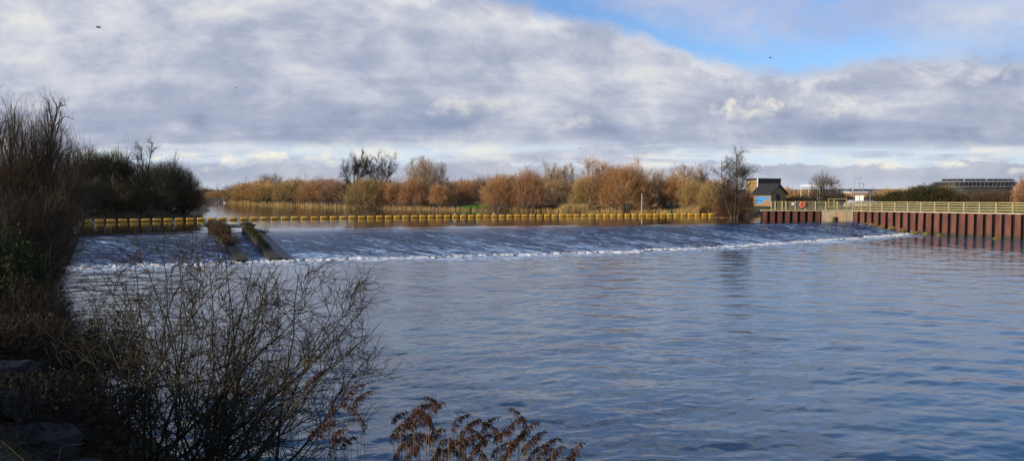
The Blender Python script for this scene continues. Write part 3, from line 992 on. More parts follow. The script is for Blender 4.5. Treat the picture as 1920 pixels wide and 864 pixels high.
# ---- left bank, from beyond the weir to beside the camera
LB = 'trees and shrubs on the left bank'
LEFT = [
 (340, 316, 141, 76, 'round', BARK_DARK, TW_LBROWN, 'tree', 'tree', 'dark domed tree at the right end of the left-bank trees, over the water', 1.0, 0),
 (312, 296, 139, 90, 'round', BARK_DARK, TW_LBROWN, 'tree', 'tree', 'dark twiggy tree behind the dry reeds of the left bank', 1.0, 0),
 (352, 348, 168, 44, 'round', BARK_DARK, TW_BROWN, 'shrub', 'shrub', 'brown shrub on the left shore just beyond the dark domed tree', .9, 0),
 (362, 356, 198, 40, 'round', BARK_DARK, TW_BROWN, 'shrub', 'shrub', 'low brown shrub on the left shore, second beyond the dark domed tree', .8, 0),
 (368, 362, 238, 40, 'round', BARK, TW_DULL, 'shrub', 'shrub', 'low dull shrub on the left shore, third beyond the dark domed tree', .7, 0),
 (378, 366, 276, 36, 'round', BARK, TW_DULL, 'shrub', 'shrub', 'small dull shrub where the left shore meets the river bend', .7, 0),
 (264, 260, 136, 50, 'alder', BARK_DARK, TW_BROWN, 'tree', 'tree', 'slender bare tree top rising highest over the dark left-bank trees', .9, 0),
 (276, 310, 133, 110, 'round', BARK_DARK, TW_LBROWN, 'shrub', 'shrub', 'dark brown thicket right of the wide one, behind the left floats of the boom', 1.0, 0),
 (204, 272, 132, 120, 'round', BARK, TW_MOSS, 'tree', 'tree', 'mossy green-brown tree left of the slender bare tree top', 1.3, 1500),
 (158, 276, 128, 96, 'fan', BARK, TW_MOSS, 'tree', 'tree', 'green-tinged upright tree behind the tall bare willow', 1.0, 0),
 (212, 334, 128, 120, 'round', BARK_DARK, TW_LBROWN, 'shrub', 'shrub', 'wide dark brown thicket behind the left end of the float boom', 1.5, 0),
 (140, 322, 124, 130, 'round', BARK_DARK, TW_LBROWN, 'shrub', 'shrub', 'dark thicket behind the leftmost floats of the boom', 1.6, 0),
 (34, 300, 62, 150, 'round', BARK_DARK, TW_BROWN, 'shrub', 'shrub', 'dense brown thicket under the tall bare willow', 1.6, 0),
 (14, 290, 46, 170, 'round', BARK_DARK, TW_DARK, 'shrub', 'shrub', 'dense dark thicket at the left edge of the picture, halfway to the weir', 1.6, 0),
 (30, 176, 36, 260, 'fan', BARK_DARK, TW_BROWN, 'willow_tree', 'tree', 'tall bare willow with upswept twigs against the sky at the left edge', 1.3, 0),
 (82, 226, 44, 130, 'fan', BARK_DARK, TW_DARK, 'willow_tree', 'tree', 'lower spreading bare willow right of the tall one', .8, 0),
 (26, 345, 30, 190, 'fan', BARK_DARK, TW_NEAR, 'shrub', 'shrub', 'grey-green twiggy shrub leaning over the left end of the weir', 1.2, 0),
 (18, 420, 20.5, 190, 'round', BARK_DARK, TW_LEAFY, 'shrub', 'shrub', 'dark leafy shrub at the left edge beside the foreground bush', 1.3, 9000),
]
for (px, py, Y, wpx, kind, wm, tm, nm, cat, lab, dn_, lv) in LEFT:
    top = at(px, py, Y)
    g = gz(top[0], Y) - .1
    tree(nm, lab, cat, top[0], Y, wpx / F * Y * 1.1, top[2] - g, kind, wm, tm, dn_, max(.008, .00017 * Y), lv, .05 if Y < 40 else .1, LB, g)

# near left: low shrubs on the stony bank in front
NEAR = [(60, 520, 14.0, 230, 'round', BARK_DARK, TW_NEAR, 'rust-brown twiggy bramble in front of the dark leafy shrub', 1.0, 2500),
        (-10, 590, 10.5, 330, 'round', BARK_DARK, TW_NEAR, 'brown tangled bramble over the stones at the lower left corner', .7, 1200),
        (30, 700, 7.9, 330, 'round', BARK_DARK, TW_NEAR, 'dark bramble sprawling over the boulders at the bottom left corner', .5, 900),
        (205, 600, 11.5, 170, 'round', BARK_DARK, TW_LEAFY, 'small dark-leaved shrub just left of the big bare bush', .8, 3000),
        (130, 730, 8.4, 330, 'round', BARK_DARK, TW_NEAR, 'low mossy twig tangle over the boulders', .42, 300)]
for (px, py, Y, wpx, kind, wm, tm, lab, dn_, lv) in NEAR:
    top = at(px, py, Y)
    g = gz(top[0], Y) - .1
    tree('shrub', lab, 'shrub', top[0], Y, wpx / F * Y, max(top[2] - g, .7), kind, wm, tm, dn_, .006, lv, .028, 'shrubs on the stony near bank', g, parts=('stems', 'twigs'))

# ------------------------------------------------------------------ the big bare bush in front
def big_bush():
    rng = np.random.default_rng(42)
    tips = [(718, 600), (700, 560), (672, 545), (640, 520), (612, 505), (590, 530), (560, 488), (530, 475), (505, 500), (475, 455), (445, 470), (420, 436), (392, 470),
            (362, 440), (335, 462), (305, 446), (275, 470), (250, 452), (222, 490), (190, 505), (165, 560), (140, 600), (150, 660), (640, 640), (610, 690), (600, 590),
            (560, 740), (520, 620), (470, 560), (430, 560), (300, 540), (240, 570), (380, 580), (570, 660), (450, 640), (660, 612), (500, 560), (345, 520),
            (706, 655), (668, 700), (628, 752), (596, 792), (690, 628), (118, 690), (96, 640), (110, 740)]
    tips = [(a_, b_ + (26 if b_ < 500 else 10 if b_ < 560 else 0)) for a_, b_ in tips]
    n = len(tips)
    base0 = at(345, 812, 9.6)
    base0[2] = gz(base0[0], base0[1])
    K = 12
    C0 = np.empty((n, K, 3))
    for i, (px, py) in enumerate(tips):
        Yt = 9.6 + rng.normal() * 1.0 + (.4 if px > 600 else 0)
        e = at(px, py, Yt)
        s0 = base0 + np.array([rng.normal() * .42, rng.normal() * .35, 0])
        s0[2] = gz(s0[0], s0[1]) - .05
        s0[0] += .05 * (e[0] - s0[0])
        mid = s0 * .5 + e * .5 + np.array([rng.normal() * .18, 0, rng.uniform(-.30, .22)])
        q = np.linspace(0, 1, K)[:, None]
        c_ = (1 - q) ** 2 * s0 + 2 * q * (1 - q) * mid + q * q * e
        w_ = np.cumsum(rng.normal(size=(K, 3)) * .045, 0)
        w_ -= q * w_[-1]
        C0[i] = c_ + w_ * np.sin(q * np.pi) + 0
    p1, d1, t1 = kids(C0, 9, rng, .10, .97, (.45, 1.15), .08)
    L1 = 1.40 * (1.03 - .82 * t1) * rng.uniform(.5, 1.15, len(p1))
    C1 = curve(p1, d1, L1, 8, rng, .20, .03)
    p2, d2, t2 = kids(C1, 7, rng, .2, .98, (.5, 1.25), .02)
    L2 = .60 * (1.1 - .6 * t2) * rng.uniform(.4, 1.1, len(p2))
    C2 = curve(p2, d2, L2, 5, rng, .2, .05)
    p3, d3, t3 = kids(C2, 2, rng, .25, .95, (.4, .9), .05)
    C3 = curve(p3, d3, .22 * rng.uniform(.5, 1.3, len(p3)), 3, rng, .2, .05)
    rad0 = rng.uniform(.015, .027, n)
    wood = [strips(C0, taper(n, K, rad0, .18), 6, rng), strips(C1, taper(len(C1), 8, .0086 * (1.25 - .6 * t1), .35), 4, rng)]
    fine = [strips(C2, taper(len(C2), 5, .0042, .5), 3, rng), strips(C3, taper(len(C3), 3, .0029, .6), 3, rng)]
    src = C3.reshape(-1, 3)
    buds = src[rng.integers(0, len(src), 120)]
    fine.append(leaf_quads(buds, .014, rng))
    r = empty('bare_bush', tuple(base0), 0, 'big leafless bush leaning out over the water in the foreground', 'bush')
    off_ = base0[None]
    v, q = merge(wood); link('stems', np_mesh('stems', v - off_, q, True), m_bush, r)
    v, q = merge(fine); link('twigs', np_mesh('twigs', v - off_, q, False), m_bushtw, r)
m_bush = mat_noise('bush_bark', (.030, .027, .016), (.072, .064, .036), 9, .85, 0, 6, (.040, .052, .018))
m_bushtw = mat_twig('bush_twigs', [(.024, .019, .012), (.048, .038, .024), (.080, .066, .040)])
big_bush()

# ------------------------------------------------------------------ boulders and litter on the near bank
def boulder(px, py, Y, w, h, lab, seed):
    r = np.random.default_rng(seed)
    n, k = 56, 32
    th = np.linspace(0, 2 * np.pi, n, endpoint=False)
    ph = np.linspace(-.5 * np.pi, .5 * np.pi, k)
    V = []
    cuts = norm(r.normal(size=(13, 3)))
    cd = r.uniform(.50, .85, 13)
    for p_ in ph:
        for t_ in th:
            d = np.array([math.cos(p_) * math.cos(t_), math.cos(p_) * math.sin(t_), math.sin(p_)])
            rad = 1.0
            for c_, k_ in zip(cuts, cd):
                q = d @ c_
                if q > .05: rad = min(rad, k_ / q)
            V.append(d * rad * np.array([w / 2, w * .38, h / 2]))
    V = np.array(V)
    for fq, am in ((7, .030), (17, .016), (38, .008)):
        V += norm(V) * (vnoise(V[:, 0] * fq + V[:, 2] * fq * .7, V[:, 1] * fq - V[:, 2] * fq * .4, seed + fq) * am)[:, None]
    Q = []
    for i in range(k - 1):
        for j in range(n):
            Q.append((i * n + j, i * n + (j + 1) % n, (i + 1) * n + (j + 1) % n, (i + 1) * n + j))
    c_ = at(px, py, Y)
    c_[2] = gz(c_[0], c_[1]) + h * .18
    o = link('boulder', np_mesh('boulder', V, np.array(Q), False), m_rock, None, tuple(c_), r.uniform(-.6, .6))
    tag(o, lab, 'boulder', 'boulders on the near bank')
m_rock = mat_noise('rock_dark', (.007, .008, .011), (.018, .020, .025), 5, .75, .04, 9, (.030, .031, .033))
for i, (px, py, Y, w, h, lab) in enumerate([
    (165, 862, 7.4, 1.0, .5, 'large flat dark boulder at the bottom edge, under the mossy twigs'),
    (70, 856, 7.6, .8, .45, 'dark boulder at the bottom edge, left of the large flat one'),
    (250, 868, 7.0, .9, .5, 'dark boulder at the bottom edge, right of the large flat one'),
    (22, 738, 9.2, .8, .5, 'blue-grey slanting boulder at the left edge, highest of the boulders'),
    (10, 800, 8.0, .8, .55, 'blue-grey boulder at the left edge below the slanting one'),
    (120, 790, 8.6, .9, .5, 'dark boulder half buried in twigs, behind the large flat one'),
    (300, 830, 8.6, .8, .45, 'dark boulder at the foot of the big bare bush')]):
    boulder(px, py, Y, w, h, lab, 300 + i)

rng = np.random.default_rng(9)
n = 11000
X = rng.uniform(-14, -2.2, n); Yv = rng.uniform(4, 17, n)
keep = ~inside(X, Yv, WATER)
X, Yv = X[keep], Yv[keep]
p0 = np.c_[X, Yv, ground_z(X, Yv) - .02]
d0 = np.c_[rng.normal(size=(len(X), 2)) * .9, rng.uniform(.15, 1, len(X))]
C = curve(p0, d0, rng.uniform(.15, .7, len(X)), 5, rng, .3, -.18)
v, q = merge([strips(C, taper(len(C), 5, .004, .4), 2, rng), leaf_quads(p0[rng.integers(0, len(p0), 5000)] + np.array([0, 0, .04]), .03, rng)])
o = link('undergrowth', np_mesh('undergrowth', v, q), mat_twig('undergrowth_tones', [(.022, .018, .011), (.052, .040, .022), (.090, .068, .038)]))
tag(o, 'dead grass, bramble runners and leaf litter on the near bank', 'undergrowth', kind='stuff')

# ------------------------------------------------------------------ reeds
def reed_strips(n, xy, hmin, hmax, rng, zoff=0.0, w=.03, lean=.16, plume=True):
    z = ground_z(xy[:, 0], xy[:, 1])
    wl = np.where(z < .6, 0.0, 0.0)
    p0 = np.c_[xy, np.maximum(z, -.2) + zoff]
    d0 = np.c_[rng.normal(size=(len(xy), 2)) * lean, np.ones(len(xy))]
    H = rng.uniform(hmin, hmax, len(xy))
    C = curve(p0, d0, H, 4, rng, .07, 0)
    return strips(C, taper(len(C), 4, np.full(len(C), w), .35), 2, rng)

M_REED = mat_twig('dry_reed', [(.26, .175, .070), (.46, .325, .135), (.58, .43, .20)])
M_REED_SHADED = mat_twig('dry_reed_shaded', [(.060, .046, .030), (.115, .088, .056), (.16, .125, .082)])  # dry reed again, with the shade of the left bank put into its colour
rng = np.random.default_rng(21)
parts = []
def along_shore(pts, n, spread, rng):
    p, s = resample(pts, 400)
    t_ = norm(np.gradient(p, axis=0))
    nn = np.stack([t_[:, 1], -t_[:, 0]], 1)
    i = rng.integers(0, 400, n)
    clump = .5 + .5 * np.sin(s[i] * .23 + 2 * np.sin(s[i] * .07))
    k_ = rng.random(n) < (.35 + .65 * clump)
    i = i[k_]
    return p[i] + nn[i] * rng.normal(.3, spread, len(i))[:, None] + rng.normal(size=(len(i), 2)) * .3
parts.append(reed_strips(0, along_shore(RSHORE[:4], 7000, 1.1, rng), .4, 1.5, rng, 0, .040))
parts.append(reed_strips(0, along_shore(RSHORE[3:7], 9000, .9, rng), .25, 1.15, rng, 0, .030))
def patch(px0, px1, Y0, Y1, n, rng):
    Yp = rng.uniform(Y0, Y1, n)
    pxs = rng.uniform(px0, px1, n)
    return np.c_[(pxs - 960) / F * Yp, Yp]
for (a0, a1, y0, y1, nn_, h0, h1) in [(1052, 1100, 157, 161, 2600, 2.0, 3.4), (1100, 1165, 155, 159, 1700, .9, 2.3), (1160, 1215, 154, 157, 1200, .6, 1.6),
                                      (1236, 1310, 149, 153, 3000, .9, 2.2), (1340, 1376, 126, 131, 1600, .6, 1.7), (1378, 1440, 119.5, 122, 1900, .5, 1.5), (1000, 1050, 158, 163, 700, .5, 1.2)]:
    parts.append(reed_strips(0, patch(a0, a1, y0, y1, nn_, rng), h0, h1, rng, 0, .028))
v, q = merge(parts)
o = link('reeds', np_mesh('reeds', v, q), M_REED)
tag(o, 'golden dry reeds and sedge along the far waterline', 'reeds', kind='stuff')
v, q = merge([reed_strips(0, patch(270, 345, 127, 131, 1800, rng), .6, 1.6, rng, 0, .028, .2), reed_strips(0, patch(190, 275, 124, 127, 1200, rng), .5, 1.3, rng, 0, .028, .2)])
o = link('reeds', np_mesh('shaded_reeds', v, q), M_REED_SHADED)
tag(o, 'grey-brown dry reeds at the foot of the left-bank trees', 'reeds', kind='stuff')

# foreground reeds: every stalk a thing with its drooping plume
m_stalk = mat_noise('reed_stalk', (.16, .115, .060), (.26, .195, .105), 6, .8)
m_plume = mat_twig('reed_plume', [(.030, .016, .011), (.062, .031, .020), (.115, .060, .036)])
ZOOMED = [(205, 240), (268, 268), (105, 340), (240, 390), (50, 450), (125, 500), (185, 550), (100, 580), (715, 290), (640, 345), (690, 320), (600, 400), (510, 390), (640, 420),
          (540, 450), (720, 370), (700, 460), (740, 510), (620, 520), (560, 540), (500, 480), (780, 590), (620, 570), (820, 640), (900, 420), (940, 460), (985, 440), (880, 550),
          (1010, 500), (1090, 430), (1115, 480), (1170, 500), (1060, 540), (1275, 385), (1250, 440), (1340, 470), (1265, 550), (1300, 520), (1410, 520), (1350, 570), (1400, 610),
          (1490, 550), (1230, 600), (1010, 600), (1040, 640), (930, 580), (1655, 605), (1520, 630), (1620, 660), (1480, 680), (1420, 650), (900, 640), (570, 660), (585, 450), (660, 380),
          (660, 560), (530, 600), (760, 640), (1150, 600), (1200, 640), (960, 540), (-20, 480), (-60, 170)]
def make_reed(i, zx, zy):
    rng = np.random.default_rng(900 + i)
    px, py = 600 + zx / 3.43, 660 + zy / 3.43
    Y = 8.6 + rng.normal() * .35
    tip = at(px, py, Y)
    bx = tip[0] + rng.normal() * .14 + (.12 if i < 8 else 0)
    by = Y + rng.normal() * .12
    bz = max(gz(bx, by), -.25)
    base = np.array([bx, by, bz])
    side = 1.0 if rng.random() < .86 else -1.0
    if i in (0, 1): side = 1.0
    if i in (2, 4, 61): side = 1.0
    lens = rng.uniform(.20, .34)
    sm_ = base * .4 + tip * .6 + np.array([-.05 * side, 0, .05])
    K = 12
    qv = np.linspace(0, 1, K)[:, None]
    tipb = tip - np.array([.06 * side, 0, .04])
    C = (1 - qv) ** 2 * base + 2 * qv * (1 - qv) * sm_ + qv * qv * tipb
    lab = 'brown drooping reed plume in the clump at the bottom edge'
    if i == 0: lab = 'topmost reed plume on the left, arching over at the tip of its stalk'
    elif i == 1: lab = 'reed plume on a long curved stalk right of the topmost left plume'
    elif i < 8 or i >= 61: lab = 'reed plume standing in the twig ends of the big bare bush'
    elif zx < 860: lab = 'reed plume in the densest brown clump left of the bottom centre'
    elif zx < 1210: lab = 'reed plume in the loose clump right of the densest one'
    elif i == 33: lab = 'upright single reed plume standing above the right-hand reeds'
    elif zx > 1560: lab = 'low reed plume furthest right over the water'
    else: lab = 'reed plume in the right-hand clump of reeds'
    r = empty('reed', tuple(base), 0, lab, 'reed', 'reeds at the foreground water edge')
    Vs, Qs = strips((C - base)[None], taper(1, K, .0048, .5), 5, rng)
    parts_ = [(Vs, Qs)]
    # two or three dry leaves
    nl = int(rng.integers(1, 4))
    li = rng.integers(3, 8, nl)
    Cl = curve((C - base)[li], np.c_[rng.normal(size=nl), rng.normal(size=nl) * .4, np.full(nl, .9)], rng.uniform(.2, .5, nl), 6, rng, .08, -.25)
    parts_.append(strips(Cl, taper(nl, 6, .008, .15), 2, rng))
    v, q = merge(parts_)
    link('stalk', np_mesh('stalk', v, q, True), m_stalk, r)
    # plume: an arching spine with strands hanging to one side
    Ks = 10
    sp = curve((tipb - base)[None] - np.array([[.04 * side, 0, lens * .45]]), np.array([[.22 * side, rng.normal() * .12, .95]]), np.array([lens * 1.15]), Ks, rng, .03, 0)
    bend_ = np.linspace(0, 1, Ks) ** 2.2
    sp[0, :, 0] += side * .13 * bend_; sp[0, :, 2] -= .10 * bend_
    ns = 84
    ii = rng.uniform(0, Ks - 1.01, ns)
    i0 = ii.astype(int)
    pp_ = sp[0, i0] * (1 - (ii - i0))[:, None] + sp[0, i0 + 1] * (ii - i0)[:, None]
    fr_ = ii / Ks
    dd = np.c_[side * rng.uniform(-.1, .9, ns), rng.normal(size=ns) * .35, rng.uniform(-.1, .6, ns)]
    Ls = rng.uniform(.045, .105, ns) * (1.15 - .75 * np.abs(fr_ - .45))
    Cp = curve(pp_, dd, Ls, 6, rng, .08, -.62)
    Rp = np.full((ns, 6), .0042) * np.array([.5, 1, 1.15, 1.0, .75, .3])[None]
    v, q = merge([strips(Cp, Rp, 2, rng), strips(sp, taper(1, Ks, .004, .3), 4, rng)])
    link('plume', np_mesh('plume', v, q), m_plume, r)
for i, (zx, zy) in enumerate(ZOOMED):
    make_reed(i, zx, zy)

# bare reed canes in the same clump
rng = np.random.default_rng(61)
pxs = np.concatenate([rng.uniform(735, 870, 60), rng.uniform(860, 960, 34), rng.uniform(955, 1060, 26), rng.uniform(600, 680, 14), rng.uniform(1050, 1090, 6)])
tops = np.concatenate([rng.uniform(790, 864, 60), rng.uniform(815, 870, 34), rng.uniform(820, 870, 26), rng.uniform(740, 860, 14), rng.uniform(848, 870, 6)])
C = []
for px, py in zip(pxs, tops):
    e = at(px, py, 8.7 + rng.normal() * .3)
    s0 = np.array([e[0] + rng.normal() * .15, e[1] + rng.normal() * .1, 0]); s0[2] = max(gz(s0[0], s0[1]), -.2)
    C.append([s0 + (e - s0) * q + np.array([.03 * math.sin(q * 3), 0, 0]) for q in np.linspace(0, 1, 5)])
C = np.array(C)
v, q = strips(C, taper(len(C), 5, .0050, .5), 3, rng)
o = link('reed_canes', np_mesh('reed_canes', v, q), m_stalk)
tag(o, 'bare dry reed canes standing in the foreground clump', 'reeds', kind='stuff')

# ------------------------------------------------------------------ quay: sheet piling, concrete abutment, coping, grass, railings
m_rust, t, b = new_mat('rusty_steel')
oc = objco(t)
ox, oy, oz = sep(t, oc)
hs = (ox + oy * 1.7)
nA = noise(t, comb(t, ox * .9, oy * .9, oz * .5), 1.0, 7, .62)
nB = noise(t, comb(t, hs * 3.0, oz * .22, 1.0), 1.0, 5, .6)
nC = noise(t, comb(t, hs * 1.3, oz * 1.6, 5.0), 2.0, 6, .65)
c = mixc(t, nA.sm(.38, .62), (.105, .036, .027), (.165, .062, .046))
c = mixc(t, nB.sm(.48, .66) * .8, c, (.068, .034, .029))
c = mixc(t, nC.sm(.60, .70) * .8, c, (.20, .10, .065))
wet = (oz + (nC - .5) * .5).sm(.62, .28)
c = mixc(t, wet, c, (.030, .026, .016))
setin(t, b.inputs['Base Color'], c)
setin(t, b.inputs['Roughness'], .85 - wet * .3)
bump(t, b, nA + nC * .5, .03)
m_recess_shade = mat_noise('recess_shade', (.010, .007, .007), (.022, .012, .010), 1.2, .8)  # shade of the recesses put into the colour of the set-back faces
m_conc = mat_noise('concrete_stained', (.30, .255, .175), (.43, .38, .28), .8, .9, .01, 8, (.20, .155, .085))
m_concw = mat_noise('concrete_coping', (.36, .31, .225), (.48, .43, .33), 1.5, .9, .01)
m_conc_dark = mat_noise('concrete_wet', (.026, .028, .034), (.056, .060, .070), 1.2, .6, .01)
m_timber = mat_noise('fence_timber', (.32, .29, .135), (.43, .39, .20), 3.0, .85, .0, 6, (.22, .20, .11), 0, .35, .65, (1, 1, .25))
def ztop(pt):
    k = np.clip(np.dot(np.asarray(pt) - WC, (WD - WC)) / np.dot(WD - WC, WD - WC), 0, 1.0)
    return 3.06 + .20 * k

def sheet_wall(a, b, zb, pitch, depth, label):
    a, b = np.asarray(a), np.asarray(b)
    L = np.linalg.norm(b - a); d = (b - a) / L
    nrm_ = np.array([d[1], -d[0]])                      # towards the water (right of a->b)
    n = max(1, int(round(L / pitch))); pt = L / n
    r = empty('sheet_pile_wall', (a[0], a[1], 0), 0, label, 'wall')
    out, rec = MB(), MB()
    o3 = np.array([a[0], a[1]])
    for i in range(n):
        s0 = i * pt
        f0, f1 = s0 + pt * .20, s0 + pt * .80           # proud pan
        prof = [(s0, -depth), (s0 + pt * .16, -depth), (f0, 0), (f1, 0), (s0 + pt * .84, -depth), (s0 + pt, -depth)]
        for k in range(5):
            (sa, da), (sb, db) = prof[k], prof[k + 1]
            pa, pb = a + d * sa + nrm_ * da - o3, a + d * sb + nrm_ * db - o3
            za, zb_ = ztop(a + d * sa) - .16, ztop(a + d * sb) - .16
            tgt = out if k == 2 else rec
            tgt.add([(pa[0], pa[1], zb), (pb[0], pb[1], zb), (pb[0], pb[1], zb_), (pa[0], pa[1], za)], [(0, 1, 2, 3)])
    out.build('sheet_piling', m_rust, r)
    rec.build('interlock', m_recess_shade, r)
    # coping beam
    cb = MB()
    for i in range(max(1, int(L / 3))):
        m_ = max(1, int(L / 3))
        pa, pb = a + d * (L * i / m_ + .006) - o3, a + d * (L * (i + 1) / m_ - .006) - o3
        za, zb2 = ztop(a + d * L * i / m_), ztop(a + d * L * (i + 1) / m_)
        q = [pa + nrm_ * .12, pb + nrm_ * .12, pb - nrm_ * .75, pa - nrm_ * .75]
        zz = [za, zb2, zb2, za]
        v = [(p[0], p[1], z - .16) for p, z in zip(q, zz)] + [(p[0], p[1], z) for p, z in zip(q, zz)]
        cb.add(v, [(3, 2, 1, 0), (4, 5, 6, 7), (0, 1, 5, 4), (1, 2, 6, 5), (2, 3, 7, 6), (3, 0, 4, 7)])
    cb.build('coping', m_concw, r)
    return r
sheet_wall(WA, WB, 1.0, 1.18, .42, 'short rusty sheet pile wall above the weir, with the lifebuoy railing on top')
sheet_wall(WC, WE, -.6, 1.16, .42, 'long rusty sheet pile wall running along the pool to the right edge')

# concrete abutment between the two walls, with a stained gate face
r = empty('weir_abutment', (WB[0], WB[1], 0), 0, 'pale concrete abutment with rust stains at the right end of the weir', 'abutment')
dB = (WC - WB) / np.linalg.norm(WC - WB); nB = np.array([dB[1], -dB[0]]); LB_ = np.linalg.norm(WC - WB)
def bpt(s, k): 
    return tuple(WB - WB + dB * s + nB * k)
MB().prism([bpt(0, -.9), bpt(0, .02), bpt(LB_ * .45, .02), bpt(LB_ * .45, -.9)], .6, ztop(WB) - .16).build('wall', m_conc, r)
m_gate = mat_noise('gate_rust_stain', (.36, .27, .15), (.40, .19, .08), .9, .8, 0, 6, (.44, .42, .38))
MB().prism([bpt(LB_ * .45 + .005, -.9), bpt(LB_ * .45 + .005, .10), bpt(LB_ * .80, .10), bpt(LB_ * .80, -.9)], .6, ztop(WB) - .16).build('stained_panel', m_gate, r)
MB().prism([bpt(LB_ * .80 + .005, -.9), bpt(LB_ * .80 + .005, .06), bpt(LB_ + .10, .06), bpt(LB_ + .10, -.9)], -.4, ztop(WB) - .16).build('pier', m_conc, r)
MB().prism([bpt(0, -.9), bpt(0, .16), bpt(LB_ + .12, .16), bpt(LB_ + .12, -.9)], ztop(WB) - .155, ztop(WB) + .02).build('coping', m_concw, r)
MB().tube([bpt(LB_ * .42, .30) + (.9,), bpt(LB_ * .42, .30) + (2.05,)], .26, 10).build('fender', mat_noise('rubber_black', (.010, .010, .010), (.03, .03, .03), 4, .6), r, smooth=False)

# grass on the quay behind the copings
m_grass, t, b = new_mat('quay_grass')
gn = noise(t, pos(t), .8, 6, .65)
gn2 = noise(t, pos(t), 7.0, 4, .6)
c = mixc(t, gn.sm(.4, .62), (.040, .085, .018), (.095, .105, .034))
c = mixc(t, gn2.sm(.5, .75), c, (.115, .095, .045))
setin(t, b.inputs['Base Color'], c); b.inputs['Roughness'].default_value = .95
bump(t, b, gn2, .08)
dC = (WE - WC) / np.linalg.norm(WE - WC); nC = np.array([-dC[1], dC[0]])
front = [WA + np.array([.0, .72]), WB + np.array([.1, .72])] + [WC + dC * s + nC * .72 for s in np.linspace(1.0, 63, 20)]
back = [WA + np.array([-1.0, 9]), WB + np.array([4.5, 12])] + [WC + dC * s + nC * (15 - 0 * s) for s in np.linspace(1.0, 63, 20)]
V = []
for f_, k_ in zip(front, back):
    for q in np.linspace(0, 1, 9):
        p = f_ * (1 - q) + k_ * q
        V.append((p[0], p[1], ztop(f_) - .03 - .12 * q ** 2 + (0.02 if 0 < q < 1 else 0)))
o = link('grass_bank', np_mesh('grass_bank', V, grid_quads(len(front), 9)[:, ::-1], True), m_grass)
tag(o, 'short green grass behind the quay walls', 'grass bank', kind='structure')
rng = np.random.default_rng(3)
n = 26000
i = rng.integers(0, len(front) - 1, n); f = rng.random(n)[:, None]; q = rng.random(n)[:, None]
fa, ba = np.array(front), np.array(back)
p = (fa[i] * (1 - f) + fa[i + 1] * f) * (1 - q) + (ba[i] * (1 - f) + ba[i + 1] * f) * q
zt = np.array([ztop(x_) for x_ in p]) - .1
C = curve(np.c_[p, zt], np.c_[rng.normal(size=(n, 2)) * .4, np.ones(n)], rng.uniform(.14, .42, n), 3, rng, .2)
v, qd = strips(C, taper(n, 3, .02, .3), 2, rng)
o = link('grass', np_mesh('grass', v, qd), mat_twig('grass_blades', [(.035, .075, .016), (.075, .110, .028), (.16, .135, .055)]))
tag(o, 'longer grass blades behind the railings', 'grass', kind='stuff')
# bright grass patch on the far bank, and rough slope by the hut
def turf(name, cpx, Y, w, d, col, n, lab, h=(.2, .5)):
    c_ = at(cpx, 390, Y)
    X = c_[0] + rng.uniform(-w / 2, w / 2, n); Yq = Y + rng.uniform(-d / 2, d / 2, n)
    e = ((X - c_[0]) / (w / 2)) ** 2 + ((Yq - Y) / (d / 2)) ** 2 < 1
    X, Yq = X[e], Yq[e]
    C = curve(np.c_[X, Yq, ground_z(X, Yq) - .05], np.c_[rng.normal(size=(len(X), 2)) * .4, np.ones(len(X))], rng.uniform(h[0], h[1], len(X)), 3, rng, .2)
    v, qd = strips(C, taper(len(X), 3, .045, .3), 2, rng)
    o = link('grass', np_mesh('grass', v, qd), mat_twig(name, col)); tag(o, lab, 'grass', kind='stuff')
turf('bright_grass', 888, 184, 9, 12, [(.05, .14, .02), (.08, .20, .03), (.12, .20, .045)], 7000, 'patch of bright green grass on the far bank', (.15, .45))
turf('hut_grass', 1428, 124, 10, 9, [(.035, .075, .018), (.060, .100, .026), (.12, .11, .045)], 9000, 'rough green slope in front of the brick hut', (.2, .6))
turf('far_grass', 1020, 172, 30, 10, [(.045, .060, .020), (.10, .095, .035), (.16, .12, .05)], 9000, 'rough grass at the foot of the far-bank shrubs', (.2, .7))
turf('far_grass_right', 1250, 157, 26, 8, [(.05, .052, .02), (.10, .075, .03), (.15, .09, .045)], 8000, 'rough brown grass round the green cabinet', (.2, .7))

# moss and grass tufts on the ledge at the foot of the long wall
m_tuft = mat_twig('ledge_tuft', [(.16, .13, .045), (.30, .24, .085), (.42, .34, .15)])
for s_, zz in [(2.2, 1.02), (3.6, .92), (5.1, .78), (6.8, .62), (8.4, .42), (10.2, .2), (12.0, .06), (13.8, .0), (21.5, -.02), (27.4, -.02)]:
    p = WC + dC * s_ - nC * .18
    n = 170
    d0 = norm(rng.normal(size=(n, 3)) + np.array([0, 0, .8]))
    C = curve(rng.normal(size=(n, 3)) * np.array([.20, .20, .08]), d0, rng.uniform(.12, .34, n), 3, rng, .3, -.1)
    v, q = strips(C, taper(n, 3, .035, .4), 2, rng)
    o = link('grass_tuft', np_mesh('grass_tuft', v, q), m_tuft, None, (p[0], p[1], zz))
    tag(o, 'yellow-green grass tuft clinging to the foot of the rusty wall', 'grass tuft', 'tufts along the foot of the rusty wall')

